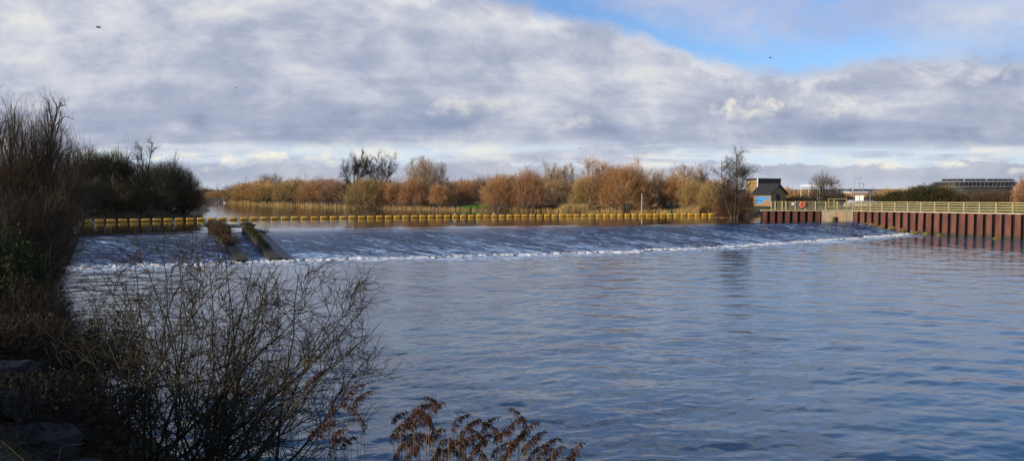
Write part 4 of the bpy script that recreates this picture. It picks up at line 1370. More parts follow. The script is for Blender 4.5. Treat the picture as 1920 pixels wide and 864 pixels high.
# railings
POST_ME = MB().box((0, 0, .62), (.15, .15, 1.34)).build('post', m_timber)
post_me = POST_ME.data
bpy.data.objects.remove(POST_ME)
def railing(name, pts, label, rails=(.27, .60, .92, 1.22), h=1.3, cat='fence', mat=None, inset=.35, group=None):
    pts = [np.asarray(p_, float) for p_ in pts]
    r = empty(name, (pts[0][0], pts[0][1], pts[0][2]), 0, label, cat, group)
    for p_ in pts:
        q = p_ - pts[0]
        o = bpy.data.objects.new('post', post_me); COL.objects.link(o); o.parent = r
        o.location = tuple(q); o.scale = (1, 1, h / 1.29)
        o.rotation_euler = (random.uniform(-.012, .012), random.uniform(-.012, .012), random.uniform(0, .1) + .9)
    for zr in rails:
        m = MB()
        for a, b_ in zip(pts[:-1], pts[1:]):
            a2, b2 = a - pts[0], b_ - pts[0]
            d_ = (b2 - a2); d_ = d_ / np.linalg.norm(d_)
            off_ = np.array([-d_[1], d_[0], 0]) * .098
            m.bar(a2 + off_ + d_ * .01 + [0, 0, zr + random.uniform(-.012, .012)], b2 + off_ - d_ * .01 + [0, 0, zr + random.uniform(-.012, .012)], .045, .12)
        m.build('rail', mat or m_timber, r)
    return r
def on_line(px, a, b, inset):
    d = (b - a) / np.linalg.norm(b - a); n_ = np.array([-d[1], d[0]])
    a2 = a + n_ * inset
    k = (px - 960) / F
    kk = ray(px, 390); k = kk[0] / kk[1]
    s = (k * a2[1] - a2[0]) / (d[0] - k * d[1])
    p = a2 + d * s
    return np.array([p[0], p[1], ztop(p) + 0])
WAx = WA + (WA - WB) * .02
railing('timber_railing', [on_line(px, WA, WB, .4) for px in (1446.5, 1453.5, 1467, 1474, 1491.5, 1510, 1529, 1548.5, 1570)], 'pale timber railing on the short quay wall, left of the gate, carrying the lifebuoy')
railing('timber_railing', [on_line(px, WC, WE, .4) for px in (1598, 1616, 1632, 1654, 1678, 1702, 1726.7, 1752.5, 1779, 1807, 1836.6, 1868, 1899, 1931, 1964)], 'long pale timber railing on the rusty wall, running to the right edge')
# gate between the two railings
m_mesh = mat_noise('gate_timber', (.20, .19, .13), (.30, .28, .20), 3, .85)
ga, gb = on_line(1572, WA, WB, .4), on_line(1596, WB, WC, .4)
r = empty('field_gate', tuple(ga), 0, 'narrow barred gate between the two timber railings, above the concrete abutment', 'gate')
q = gb - ga
m = MB()
for z_ in (.2, .5, .8, 1.12): m.bar((0, 0, z_), (q[0], q[1], q[2] + z_), .05, .07)
for k_ in (.02, .98): m.bar((q[0] * k_, q[1] * k_, .1), (q[0] * k_, q[1] * k_, 1.2), .07)
m.build('gate_frame', m_mesh, r)
m = MB()
for k_ in np.linspace(.45, .95, 9): m.bar((q[0] * k_, q[1] * k_ + .06, .15), (q[0] * k_, q[1] * k_ + .06, 1.15), .03)
m.bar((0, .06, .2), (q[0], q[1] + .06, 1.1), .05)
m.build('brace', m_mesh, r)
# taller timber frame further back
fa_, fb_ = at(1553, 388, 126), at(1587, 388, 126)
zf = 2.95
r = empty('open_barrier', (fa_[0], 126, zf), 0, 'tall open timber frame standing behind the gate', 'barrier')
W_ = fb_[0] - fa_[0]
for k_ in (0, .31, 1):
    MB().box((W_ * k_, 0, .85), (.13, .13, 1.75)).build('post', m_timber, r)
MB().bar((-.1, -.09, 1.68), (W_ + .1, -.09, 1.68), .05, .13).build('rail', m_timber, r)
MB().bar((-.1, -.09, .45), (W_ + .1, -.09, .45), .05, .13).build('rail', m_timber, r)

# lifebuoy on its post and the little white notice
m_orange = mat_noise('lifebuoy_orange', (.62, .13, .055), (.75, .20, .10), 5, .5)
m_white = mat_noise('white_paint', (.72, .73, .74), (.82, .82, .82), 3, .5)
m_black = mat_noise('black_matt', (.012, .012, .013), (.03, .03, .03), 3, .6)
p = on_line(1504, WA, WB, .28)
r = empty('lifebuoy', (p[0], p[1] - .12, p[2] + .82), 0, 'round orange lifebuoy hanging on the timber railing', 'lifebuoy')
V = []
nu, nv = 36, 12
for i in range(nu):
    for j in range(nv):
        a, b_ = 2 * math.pi * i / nu, 2 * math.pi * j / nv
        rr_ = .31 + .165 * math.cos(b_)
        V.append((rr_ * math.cos(a), .07 * math.sin(b_), rr_ * math.sin(a)))
Q = [(i * nv + j, ((i + 1) % nu) * nv + j, ((i + 1) % nu) * nv + (j + 1) % nv, i * nv + (j + 1) % nv) for i in range(nu) for j in range(nv)]
link('ring', np_mesh('ring', V, np.array(Q), True), m_orange, r)
for k_ in range(4):
    a = math.pi / 4 + k_ * math.pi / 2
    V = []
    for j in range(nv + 1):
        b_ = 2 * math.pi * j / nv
        for s_ in (-.10, .10):
            rr_ = .31 + .172 * math.cos(b_)
            V.append((rr_ * math.cos(a + s_ * .6), .076 * math.sin(b_), rr_ * math.sin(a + s_ * .6)))
    link('reflective_band', np_mesh('reflective_band', V, np.array([(j * 2, j * 2 + 1, j * 2 + 3, j * 2 + 2) for j in range(nv)]), True), m_orange, r)
MB().box((.03, .03, -.05), (.07, .05, .62)).build('bracket', m_black, r)
MB().box((0, .11, -.05), (.30, .03, .95)).build('backboard', m_orange, r)
p = on_line(1486.5, WA, WB, .24)
r = empty('notice', (p[0], p[1] - .03, p[2] + .92), 0, 'small white notice fixed to the railing left of the lifebuoy', 'sign')
MB().box((0, 0, 0), (.42, .02, .38)).build('panel', m_white, r, bevel=.004)
MB().box((0, .022, 0), (.30, .02, .05)).build('batten', m_timber, r)

# white notice boards on a pole
c_ = at(1611, 390, 119)
r = empty('notice_board', (c_[0], 119, 3.0), -.45, 'pair of white notice boards on one pole behind the railings', 'sign')
m_steel = mat_noise('galvanised_steel', (.30, .31, .32), (.42, .43, .44), 4, .45, metallic=.6)
MB().tube([(0, 0, -.2), (0, 0, 2.35)], .05, 10).build('pole', m_steel, r)
MB().box((-.32, -.07, 1.82), (.55, .03, .78)).build('board', m_white, r, bevel=.006)
MB().box((.32, -.07, 1.82), (.55, .03, .78)).build('board', m_white, r, bevel=.006)
MB().bar((-.6, -.03, 2.05), (.6, -.03, 2.05), .04).build('bracket', m_steel, r)

# ------------------------------------------------------------------ brick hut with graffiti and the building behind
def mat_brick(name, c1, c2, mortar, scale=1.0):
    m, t, b = new_mat(name)
    br = t.nodes.new('ShaderNodeTexBrick')
    oc = objco(t)
    x, y, z = sep(t, oc)
    setin(t, br.inputs['Vector'], comb(t, x + y, z, 0))
    br.inputs['Color1'].default_value = (*c1, 1); br.inputs['Color2'].default_value = (*c2, 1); br.inputs['Mortar'].default_value = (*mortar, 1)
    br.inputs['Scale'].default_value = scale
    br.inputs['Mortar Size'].default_value = .008
    br.inputs['Brick Width'].default_value = .225; br.inputs['Row Height'].default_value = .075
    n = noise(t, oc, 1.3, 5, .6)
    c = mixc(t, n.sm(.4, .7) * .5, Nd(t, br.outputs[0]), (c1[0] * .75, c1[1] * .72, c1[2] * .7))
    setin(t, b.inputs['Base Color'], c); b.inputs['Roughness'].default_value = .9
    return m
m_brick = mat_brick('hut_brick', (.34, .195, .088), (.28, .155, .07), (.30, .24, .165))
m_roof = mat_noise('slate_roof', (.011, .014, .018), (.024, .028, .034), 2.5, .8, .01, 6)
m_door = mat_noise('hut_door', (.010, .010, .012), (.024, .024, .026), 4, .6)
m_blue = mat_noise('graffiti_blue', (.010, .23, .66), (.02, .33, .80), 2.5, .6, 0, 5, (.05, .42, .85))
HX = at(1445.5, 385, 149.0)[0]
r = empty('brick_hut', (HX, 149.0, 2.95), math.radians(-61), 'small brick hut with dark pitched roof and blue graffiti on its sunlit side', 'hut')
# local axes: the front corner (between the two visible walls) is the origin; side wall runs along -x, gable along +y
LX, LY, EH, RH = 4.5, 4.1, 2.45, 4.15
w = MB()
V = [(-LX, 0, -.3), (0, 0, -.3), (0, LY, -.3), (-LX, LY, -.3), (-LX, 0, EH), (0, 0, EH), (0, LY, EH), (-LX, LY, EH), (-LX, LY / 2, RH), (0, LY / 2, RH)]
w.add(V, [(0, 1, 5, 4), (1, 2, 6, 9, 5), (2, 3, 7, 6), (3, 0, 4, 8, 7)])
wall = w.build('wall', m_brick, r)
rf = MB()
ov, th_ = .30, .14
sl = (RH - EH) / (LY / 2)
for s_ in (0, 1):
    y0 = -ov if s_ == 0 else LY + ov
    z0 = EH - ov * sl + .05
    a = [(-LX - ov, y0, z0), (ov, y0, z0), (ov, LY / 2, RH + .05), (-LX - ov, LY / 2, RH + .05)]
    b_ = [(x_, y_, z_ + th_) for x_, y_, z_ in a]
    rf.add(a + b_, [(0, 1, 2, 3), (7, 6, 5, 4), (0, 4, 5, 1), (1, 5, 6, 2), (3, 2, 6, 7), (0, 3, 7, 4)] if s_ == 0 else [(3, 2, 1, 0), (4, 5, 6, 7), (1, 5, 4, 0), (2, 6, 5, 1), (7, 6, 2, 3), (4, 7, 3, 0)])
roof = rf.build('roof', m_roof, r)
MB().bar((-LX - ov, LY / 2, RH + .22), (ov, LY / 2, RH + .22), .16, .10).build('ridge', m_roof, roof)
dr = MB().box((.02, LY * .46, 1.05), (.06, .95, 2.5)).build('door', m_door, r)
MB().box((.06, LY * .46 - .36, 1.0), (.05, .05, .14)).build('handle', m_steel, dr)
for y_ in (-.14,):
    MB().bar((-LX - ov, -ov - .06, EH - ov * sl + .02), (ov, -ov - .06, EH - ov * sl + .02), .11).build('gutter', m_black, r)
# graffiti: fat bubble letters sprayed on the side wall
def text_mesh(body, size, fat, depth):
    cu = bpy.data.curves.new('letters', 'FONT')
    cu.body = body; cu.size = size; cu.offset = fat; cu.extrude = depth
    cu.resolution_u = 4
    tmp = bpy.data.objects.new('letters_tmp', cu); COL.objects.link(tmp)
    dg = bpy.context.evaluated_depsgraph_get()
    me = bpy.data.meshes.new_from_object(tmp.evaluated_get(dg))
    bpy.data.objects.remove(tmp); bpy.data.curves.remove(cu)
    return me
def graffiti(body, size, fat, x, z, sx=1.0, shear=0.0):
    me = text_mesh(body, size, fat, .003)
    n = len(me.vertices); co = np.empty(n * 3, np.float32); me.vertices.foreach_get('co', co); co = co.reshape(-1, 3)
    xx = co[:, 0] * sx; zz = co[:, 1] + .05 * np.sin(xx * 3.1 + x)
    new = np.stack([x + xx + shear * zz, -.008 - co[:, 2], z + zz], 1).astype(np.float32)
    me.vertices.foreach_set('co', new.ravel()); me.update()
    me.materials.clear()
    return link('graffiti', me, m_blue, r)
graffiti('SMA', 1.15, .085, -LX + .62, 1.02, .95)
graffiti('OC', 1.0, .075, -LX + 2.78, 1.15, .95)
graffiti('EUB', .8, .075, -LX + .75, .52, 1.1)

m_brick2 = mat_brick('block_brick', (.40, .27, .12), (.33, .21, .10), (.32, .26, .18))
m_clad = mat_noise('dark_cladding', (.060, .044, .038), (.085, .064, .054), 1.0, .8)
pA, pB, pL = at(1420, 350, 160), at(1463, 350, 164.5), at(1399, 350, 168)
hb = at(1440, 335.5, 162)[2] - 2.9
wx = float(np.hypot(pB[0] - pA[0], pB[1] - pA[1])); rzb = math.atan2(pB[1] - pA[1], pB[0] - pA[0])
r = empty('flat_roofed_block', (pA[0], pA[1], 2.9), rzb, 'taller flat-roofed block behind the brick hut, dark front and sunlit left side', 'building')
qx, qy = pL[0] - pA[0], pL[1] - pA[1]
lx, ly = qx * math.cos(rzb) + qy * math.sin(rzb), -qx * math.sin(rzb) + qy * math.cos(rzb)
MB().prism([(0, 0), (wx, 0), (wx + lx * .3, ly), (lx, ly)], -.3, hb - .25).build('wall', m_brick2, r)
MB().prism([(-.12, -.12), (wx + .12, -.12), (wx + lx * .3 + .1, ly + .1), (lx - .15, ly + .1)], hb - .245, hb + .12).build('parapet', m_black, r)
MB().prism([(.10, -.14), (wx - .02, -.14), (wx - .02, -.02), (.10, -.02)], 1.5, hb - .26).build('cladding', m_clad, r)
MB().box((-.03, -.09, (hb + 1) / 2), (.16, .2, hb - .6)).build('corner_trim', m_white, r)

# green cabinet on the far bank
m_green = mat_noise('cabinet_green', (.012, .12, .065), (.02, .16, .085), 2, .5)
c_ = at(1258.5, 385, 150)
z_ = gz(c_[0], 150)
r = empty('utility_cabinet', (c_[0], 150, z_), .3, 'narrow upright green cabinet on the far bank', 'cabinet')
MB().box((0, 0, .18), (.75, .6, .36)).build('plinth', m_conc, r)
MB().box((0, 0, 1.2), (.62, .5, 1.68)).build('body', m_green, r, bevel=.02)
MB().box((0, -.26, 1.2), (.54, .03, 1.5)).build('door', m_green, r, bevel=.008)
MB().box((0, 0, 2.07), (.72, .6, .07)).build('lid', m_green, r, bevel=.01)

# thin white pole among the reeds
c_ = at(1203, 400, 153)
r = empty('marker_pole', (c_[0], 153, gz(c_[0], 153)), 0, 'thin white pole standing at the far water edge before the largest orange willow', 'pole')
MB().tube([(0, 0, -.3), (.03, 0, 5.4)], [.055, .045], 8).build('shaft', m_white, r)
MB().tube([(.03, 0, 5.4), (.03, 0, 5.55)], .065, 8).build('cap', m_steel, r)

# ------------------------------------------------------------------ car park things beyond: height barrier, lamps, cars, sloping structure, warehouse
a_, b2 = at(1502, 348, 190), at(1571, 348, 184)
r = empty('height_barrier', (a_[0], a_[1], 2.9), 0, 'long white height barrier bar on thin posts at the car park entrance', 'barrier')
q = b2 - a_; zt_ = a_[2] - 2.9
m = MB(); m.bar((-.1, 0, zt_), (q[0] * .47, q[1] * .47, zt_), .26, .26); m.build('beam', m_white, r)
m = MB(); m.bar((q[0] * .49, q[1] * .49, zt_), (q[0] + .1, q[1], zt_), .24, .24); m.build('beam', m_white, r)
for k_ in (0, .22, .46, .52, .98):
    MB().tube([(q[0] * k_, q[1] * k_ + .01, -.2), (q[0] * k_, q[1] * k_ + .01, zt_ - .12)], .065, 8).build('post', m_white, r)

def lamp(px, pyt, Y, arm, lab, rad=.07):
    t_ = at(px, pyt, Y); z0 = gz(t_[0], Y) - .1
    h_ = t_[2] - z0
    r = empty('street_lamp', (t_[0], Y, z0), 0, lab, 'street lamp', 'lamp posts of the car park')
    MB().tube([(0, 0, 0), (0, 0, h_ * .5), (0, 0, h_)], [rad * 1.3, rad, rad * .8], 8).build('pole', m_steel, r)
    if arm > .3:
        MB().tube([(0, 0, h_ - .03), (arm * .5, 0, h_ + .22), (arm, 0, h_ + .25)], rad * .6, 6).build('arm', m_steel, r)
    hd = MB().box((arm + (.3 if arm > .3 else 0), 0, h_ + (.25 if arm > .3 else .06)), (.85 if arm > .3 else .7, .32, .15)).build('lamp_head', m_steel, r, bevel=.03)
lamp(1602, 336, 250, 1.5, 'tallest lamp post, with an arm reaching right, left of the notice boards')
lamp(1611.5, 343, 225, 0, 'thin lamp post rising straight above the white notice boards', .09)
lamp(1618.5, 345, 205, .05, 'short pale lamp post just right of the notice boards', .10)
lamp(1631.5, 361, 140, .05, 'low dark-headed lamp post right of the notice boards, behind the railing', .06)
lamp(1637.5, 351, 260, 0, 'faint far lamp post furthest right, before the blue hill', .08)

m_car_white = mat_noise('car_white', (.42, .43, .45), (.50, .51, .53), 2, .25)
m_car_grey = mat_noise('car_silver', (.13, .15, .17), (.18, .20, .22), 2, .25)
m_glass, t, b = new_mat('car_glass'); b.inputs['Base Color'].default_value = (.012, .016, .020, 1); b.inputs['Roughness'].default_value = .06
m_tyre = mat_noise('tyre', (.010, .010, .010), (.022, .022, .022), 6, .8)
def car(px, Y, rz, mat, lab, van=False):
    c_ = at(px, 385, Y); z0 = 2.95
    r = empty('parked_car', (c_[0], Y, z0), rz, lab, 'car', 'cars parked by the water')
    L_, Wd = 4.2, 1.72
    H1, H2 = (.86, 1.38) if not van else (1.1, 1.95)
    prof = [(-2.1, .32), (2.1, .32), (2.12, .62), (1.95, .80), (1.15, H1), (.45, H2), (-1.2 if not van else -1.95, H2 + .02), (-1.85 if not van else -2.05, H1 + .03), (-2.1, .75)]
    n = len(prof)
    v = [(x_, -Wd / 2 + (.18 if z_ > H1 + .1 else 0), z_) for x_, z_ in prof] + [(x_, Wd / 2 - (.18 if z_ > H1 + .1 else 0), z_) for x_, z_ in prof]
    f = [tuple(range(n)), tuple(range(2 * n - 1, n - 1, -1))] + [((i + 1) % n, i, n + i, n + (i + 1) % n) for i in range(n)]
    MB().add(v, f).build('body', mat, r, bevel=.05)
    for s_ in (-1, 1):
        y0, y1 = s_ * (Wd / 2 + .012), s_ * (Wd / 2 - .168)
        xr = -1.1 if not van else -1.8
        MB().add([(-1.55 if not van else -1.9, y0, H1 + .06), (.98, y0, H1 + .04), (.42, y1, H2 - .08), (xr, y1, H2 - .08)], [(0, 1, 2, 3) if s_ < 0 else (3, 2, 1, 0)]).build('side_window', m_glass, r)
    MB().add([(1.13, -.72, H1 + .02), (1.13, .72, H1 + .02), (.50, .62, H2 - .05), (.50, -.62, H2 - .05)], [(0, 1, 2, 3)]).build('windscreen', m_glass, r).location.x = .02
    for x_ in (-1.3, 1.35):
        for y_ in (-.78, .78):
            wb = MB().tube([(x_, y_ - .11, .32), (x_, y_ + .11, .32)], .32, 18).build('wheel', m_tyre, r)
            MB().tube([(x_, y_ - .12, .32), (x_, y_ + .12, .32)], .18, 12).build('rim', m_steel, wb)
    for y_ in (-.6, .6):
        MB().box((2.06, y_, .68), (.12, .34, .14)).build('headlight', m_white, r)
car(1608, 132.5, .1, m_car_white, 'white car parked under the notice boards, seen through the railings')
car(1628, 133.5, .15, m_car_grey, 'silver car parked right of the white car, seen through the railings')
car(1397, 160, 1.2, m_car_grey, 'pale vehicle half hidden by the dark alder left of the hut', True)

c_ = at(1576, 361, 230)
r = empty('sloping_canopy', (c_[0], 230, c_[2]), 0, 'pale sloping metal structure rising to the right over the dark shrub', 'canopy')
MB().bar((0, 0, .1), (3.2, 0, 1.15), 1.2, .18).build('deck', m_steel, r)
MB().bar((0, -.62, .55), (3.2, -.62, 1.6), .08).build('rail', m_steel, r)
MB().box((3.3, 0, .95), (.25, 1.2, .6)).build('end_box', m_white, r)
for x_ in (.3, 2.9): MB().tube([(x_, 0, -5.5), (x_, 0, .05 + x_ * .32)], .09, 6).build('post', m_steel, r)
c_ = at(1598, 360.5, 330)
r = empty('warehouse', (c_[0], 330, 3.2), 0, 'low far warehouse with a pale roof behind the notice boards', 'building')
MB().box((3.2, 4, .8), (6.6, 8, 2.0)).build('wall', m_brick2, r)
MB().box((3.2, 4, 2.05), (7.2, 8.6, .45)).build('roof', m_white, r)

# ------------------------------------------------------------------ dark round building on the right
m_pan = mat_noise('louvre_panel', (.020, .024, .030), (.042, .048, .056), .6, .45)
m_dkwall = mat_noise('building_dark_wall', (.045, .046, .045), (.070, .070, .066), .5, .8)
m_rail = mat_noise('pale_rail', (.13, .14, .15), (.20, .21, .22), 2, .5)
Yb = 300.0
xl, xr = at(1774, 350, Yb)[0], at(1925, 350, Yb)[0]
zq = lambda py: at(1840, py, Yb)[2]
g0 = 3.0
r = empty('round_building', ((xl + xr) / 2, Yb + 9, g0), 0, 'dark long round-ended building with louvred band and pale rails, at the right edge', 'building')
hl = (xr - xl) / 2
def plan(s, off):          # stadium-shaped plan, s in 0..1 along the visible half (left end, front, right end)
    R_ = 9.0
    Ls = 2 * (hl - R_); q = math.pi * R_ / 2 
    tot = 2 * q + Ls
    d = s * tot
    if d < q:
        a = d / R_
        return (-hl + R_ - (R_ + off) * math.cos(a), -(R_ + off) * math.sin(a))
    if d < q + Ls:
        return (-hl + R_ + (d - q), -(R_ + off))
    a = (d - q - Ls) / R_
    return (hl - R_ + (R_ + off) * math.sin(a), -(R_ + off) * math.cos(a))
def band(name, s0, s1, off0, off1, p0, p1, mat, n=40, par=None):
    m = MB()
    z0, z1 = zq(p0) - g0, zq(p1) - g0
    A = [plan(s0 + (s1 - s0) * i / n, off0) for i in range(n + 1)]
    B = [plan(s0 + (s1 - s0) * i / n, off1) for i in range(n + 1)]
    A2 = [plan(s0 + (s1 - s0) * i / n, off0 - .35) for i in range(n + 1)]
    B2 = [plan(s0 + (s1 - s0) * i / n, off1 - .35) for i in range(n + 1)]
    v = [(*a, z0) for a in A] + [(*b_, z1) for b_ in B] + [(*a, z0) for a in A2] + [(*b_, z1) for b_ in B2]
    k = n + 1
    f = []
    for i in range(n):
        f += [(i, i + 1, k + i + 1, k + i), (k + i, k + i + 1, 3 * k + i + 1, 3 * k + i), (2 * k + i + 1, 2 * k + i, 3 * k + i, 3 * k + i + 1), (i + 1, i, 2 * k + i, 2 * k + i + 1)]
    f += [(0, k, 3 * k, 2 * k), (n, 2 * k + n, 3 * k + n, k + n)]
    m.add(v, f)
    return m.build(name, mat, par or r)
band('wall', 0, 1, -.6, -.6, 375, 350.5, m_dkwall)
lv = band('louvre_band', 0, 1, -.25, .1, 349.6, 341.8, m_pan)
for i in range(26):
    s_ = .03 + .94 * i / 25
    a, b_ = plan(s_, -.1), plan(s_ + (.006 if i > 13 else 0), .32)
    MB().bar((*a, zq(349.4) - g0), (*b_, zq(341.6) - g0), .14).build('fin', m_rail, lv)
band('rail', 0, 1, .35, .35, 350.4, 349.7, m_rail)
band('rail', 0, 1, .55, .55, 341.7, 340.9, m_rail)
band('rail', .05, 1, -.35, -.35, 357.6, 357.1, m_rail)
for (s0, s1) in ((.09, .295), (.305, .505), (.515, .715), (.725, .93)):
    pb = band('roof_panel', s0, s1, -.3, -1.0, 339.9, 335.2, m_pan, 14)
    for k_ in np.linspace(s0 + .004, s1 - .004, 5):
        a, b_ = plan(k_, -.2), plan(k_, -.85)
        MB().bar((*a, zq(340) - g0), (*b_, zq(335.4) - g0), .09).build('strut', m_rail, pb)
MB().prism([plan(i / 40, -.8) for i in range(41)] + [(hl - 9, 9), (-hl + 9, 9)], zq(341.5) - g0, zq(340.5) - g0).build('roof', m_dkwall, r)
MB().tube([(-hl - .4, 0, zq(342) - g0), (-hl - .4, 0, zq(337) - g0)], .1, 6).build('mast', m_steel, r)

# ------------------------------------------------------------------ floating boom of yellow buoys
m_yel, t, b = new_mat('float_yellow')
oi = Nd(t, t.nodes.new('ShaderNodeObjectInfo').outputs['Random'])
fn_ = noise(t, vmap(t, objco(t), (1, 1, 1.6)), 2.6, 6, .65)
c = mixc(t, oi, (.58, .31, .020), (.76, .47, .045))
c = mixc(t, (fn_ + (oi - .5) * .18).sm(.52, .68) * .75, c, (.24, .15, .035))
setin(t, b.inputs['Base Color'], c); b.inputs['Roughness'].default_value = .5
m_float_end = mat_noise('float_end', (.10, .075, .03), (.16, .12, .05), 3, .7)
BOOM = [(112, 419.2), (220, 416.0), (385, 413.2), (500, 411.6), (640, 409.8), (850, 407.6), (1100, 405.6), (1345, 404.4)]
bx = np.array([b_[0] for b_ in BOOM]); by = np.array([b_[1] for b_ in BOOM])
pitch = lambda px: np.interp(px, [112, 400, 640, 860, 1345], [22.6, 20.2, 17.6, 14.6, 12.7])
fl_pts, px = [], 118.0
while px < 1342:
    fl_pts.append(P(px, np.interp(px, bx, by), ZU)); px += pitch(px)
fl_pts = np.array(fl_pts)
# smooth the line so that it lies like one slack cable
for _ in range(30):
    fl_pts[1:-1] = fl_pts[1:-1] * .5 + (fl_pts[:-2] + fl_pts[2:]) * .25
fr_proto = None
def make_float():
    r = empty('boom_float', (0, 0, 0), 0)
    prof = [(-.56, .10), (-.555, .17), (-.53, .225), (-.48, .255), (-.40, .265), (.40, .265), (.48, .255), (.53, .225), (.555, .17), (.56, .10)]
    MB().tube([(x_, 0, 0) for x_, _ in prof], [q for _, q in prof], 20).build('body', m_yel, r, smooth=True)
    for s_ in (-1, 1):
        MB().tube([(s_ * .55, 0, 0), (s_ * .64, 0, 0)], .075, 10).build('end_fitting', m_float_end, r)
    MB().box((0, 0, .0), (1.0, .56, .05)).build('waterline_shade', m_float_end, r)  # dark strip standing in for the shadow line at the waterline
    return r
for i, p_ in enumerate(fl_pts):
    if fr_proto is None:
        o = fr_proto = make_float()
    else:
        o = fr_proto.copy(); COL.objects.link(o)
        for ch in fr_proto.children:
            c2 = ch.copy(); COL.objects.link(c2); c2.parent = o
    a, b_ = fl_pts[max(i - 1, 0)], fl_pts[min(i + 1, len(fl_pts) - 1)]
    o.location = (p_[0], p_[1], ZU + .16 + random.uniform(-.02, .02))
    sp_ = np.linalg.norm(b_ - a) / (2 if 0 < i < len(fl_pts) - 1 else 1)
    o.scale = (min(1.0, .86 * sp_ / 1.28),) + (1, 1)
    o.rotation_euler = (random.uniform(-.1, .1), random.uniform(-.02, .02), math.atan2(b_[1] - a[1], b_[0] - a[0]))
    tag(o, 'yellow float in the long boom across the river above the weir', 'float', 'yellow floats of the boom')
m = MB(); m.tube([tuple(p_ + np.array([0, 0, .13])) for p_ in fl_pts], .035, 6)
o = m.build('boom_cable', m_float_end); tag(o, 'dark cable threading the yellow floats together', 'cable')

# ------------------------------------------------------------------ divider walls of the fish pass on the weir
m_divider = mat_noise('mossy_wall', (.018, .015, .011), (.040, .034, .020), 1.6, .9, .03, 7, (.050, .052, .018))
def weir_z(x, y):
    d0 = seg_dist(np.array([x]), np.array([y]), CREST, False)[0]; d1 = seg_dist(np.array([x]), np.array([y]), FOOT, False)[0]
    q = d0 / (d0 + d1)
    return float(np.interp(q, tv, prof_w))
prof_w = np.array([ZU * (1 - (q * q / .32 if q < .16 else (q - .08)) / .92) for q in tv])
def divider(p0, p1, wd, h0, h1, lab, apron=0.0):
    n = 14
    r = empty('divider_wall', (p0[0], p0[1], 0), 0, lab, 'wall')
    d = (p1 - p0) / np.linalg.norm(p1 - p0); nn_ = np.array([d[1], -d[0]])
    rg = np.random.default_rng(int(abs(p0[0] * 10)))
    V, Q = [], []
    for i in range(n + 1):
        q = i / n
        c_ = p0 + (p1 - p0) * q
        zb = max(weir_z(c_[0], c_[1]) - .5, -.5)
        zt_ = weir_z(c_[0], c_[1]) + h0 + (h1 - h0) * q + rg.normal() * .008
        for s_ in (-1, 1):
            e = c_ + nn_ * s_ * wd / 2 - p0
            V.append((e[0], e[1], zb)); V.append((e[0], e[1], zt_))
    for i in range(n):
        a = i * 4; b_ = a + 4
        Q += [(a, a + 1, b_ + 1, b_), (a + 1, a + 3, b_ + 3, b_ + 1), (a + 3, a + 2, b_ + 2, b_ + 3)]
    Q += [(0, 2, 3, 1), (n * 4, n * 4 + 1, n * 4 + 3, n * 4 + 2)]
    link('wall', np_mesh('wall', V, np.array(Q)), m_divider, r)
    if apron:
        V, Q = [], []
        for i in range(n + 1):
            q = i / n; c_ = p0 + (p1 - p0) * q
            for k_, dz in ((wd / 2 + .004, .30), (wd / 2 + apron, .06), (wd / 2 + apron, -.5)):
                e = c_ + nn_ * (-k_) - p0
                V.append((e[0], e[1], weir_z(c_[0], c_[1]) + dz))
        for i in range(n):
            for k_ in range(2):
                a = i * 3 + k_; Q.append((a, a + 1, a + 4, a + 3))
        Q.append((n * 3, n * 3 + 1, n * 3 + 2, n * 3 + 2)); Q = [q for q in Q if len(set(q)) == 4]
        link('apron', np_mesh('apron', V, np.array(Q)), m_conc_dark, r)
    return r
def onw(px, py, z): return P(px, py, z)[:2]
dl0, dl1 = onw(398, 432, 1.45), onw(455, 492, .0)
dr0, dr1 = onw(462, 433, 1.45), onw(516, 490, .0)
divider(dl0, dl1, .95, .55, .25, 'left sloping divider wall of the fish pass, overgrown with dry brown grass')
divider(dr0, dr1, .95, .60, .25, 'right sloping divider wall of the fish pass, mossy with a wet concrete apron', 1.15)
# slab bridging the head of the pass
r = empty('concrete_slab', (dl0[0], dl0[1], 1.5), 0, 'dark concrete slab bridging the head of the fish pass', 'slab')
sl_a, sl_b = dl0, dr0
q = sl_b - sl_a
MB().prism([(-.2, -1.4), (q[0] + .5, q[1] - 1.6), (q[0] + .3, q[1] + 2.2), (-.6, 2.4)], .36, .62).build('deck', m_conc_dark, r)
MB().box((1.4, .2, .05), (.5, 2.2, .6)).build('pier', m_conc_dark, r)
# dry grass on the walls
m_drygr = mat_twig('dry_wall_grass', [(.036, .024, .014), (.080, .052, .029), (.145, .100, .056)])
m_mossgr = mat_twig('moss_grass', [(.028, .032, .010), (.062, .064, .022), (.110, .100, .038)])
def clump(c_, z, n, hmax, spread, mat, lab, hang=-.12, w=.022):
    rg = np.random.default_rng(int(abs(c_[0] * 31 + c_[1] * 7)))
    d0 = np.c_[rg.normal(size=(n, 2)) * .6, rg.uniform(.3, 1, n)]
    C = curve(rg.normal(size=(n, 3)) * np.array([spread, spread, .04]), d0, rg.uniform(.35, 1, n) * hmax, 6, rg, .14, hang)
    v, q = strips(C, taper(n, 6, w, .35), 2, rg)
    o = link('grass_clump', np_mesh('grass_clump', v, q), mat, None, (c_[0], c_[1], z))
    tag(o, lab, 'grass clump', 'clumps growing on the fish pass walls')
for i, k_ in enumerate((.0, .07, .14, .21, .28, .35, .42, .50, .58, .67)):
    c_ = dl0 + (dl1 - dl0) * k_
    clump(c_, weir_z(*c_) + .45, 260, 1.25 if k_ < .5 else .7, .36, m_drygr, 'dry brown grass clump hanging over the left wall of the fish pass')
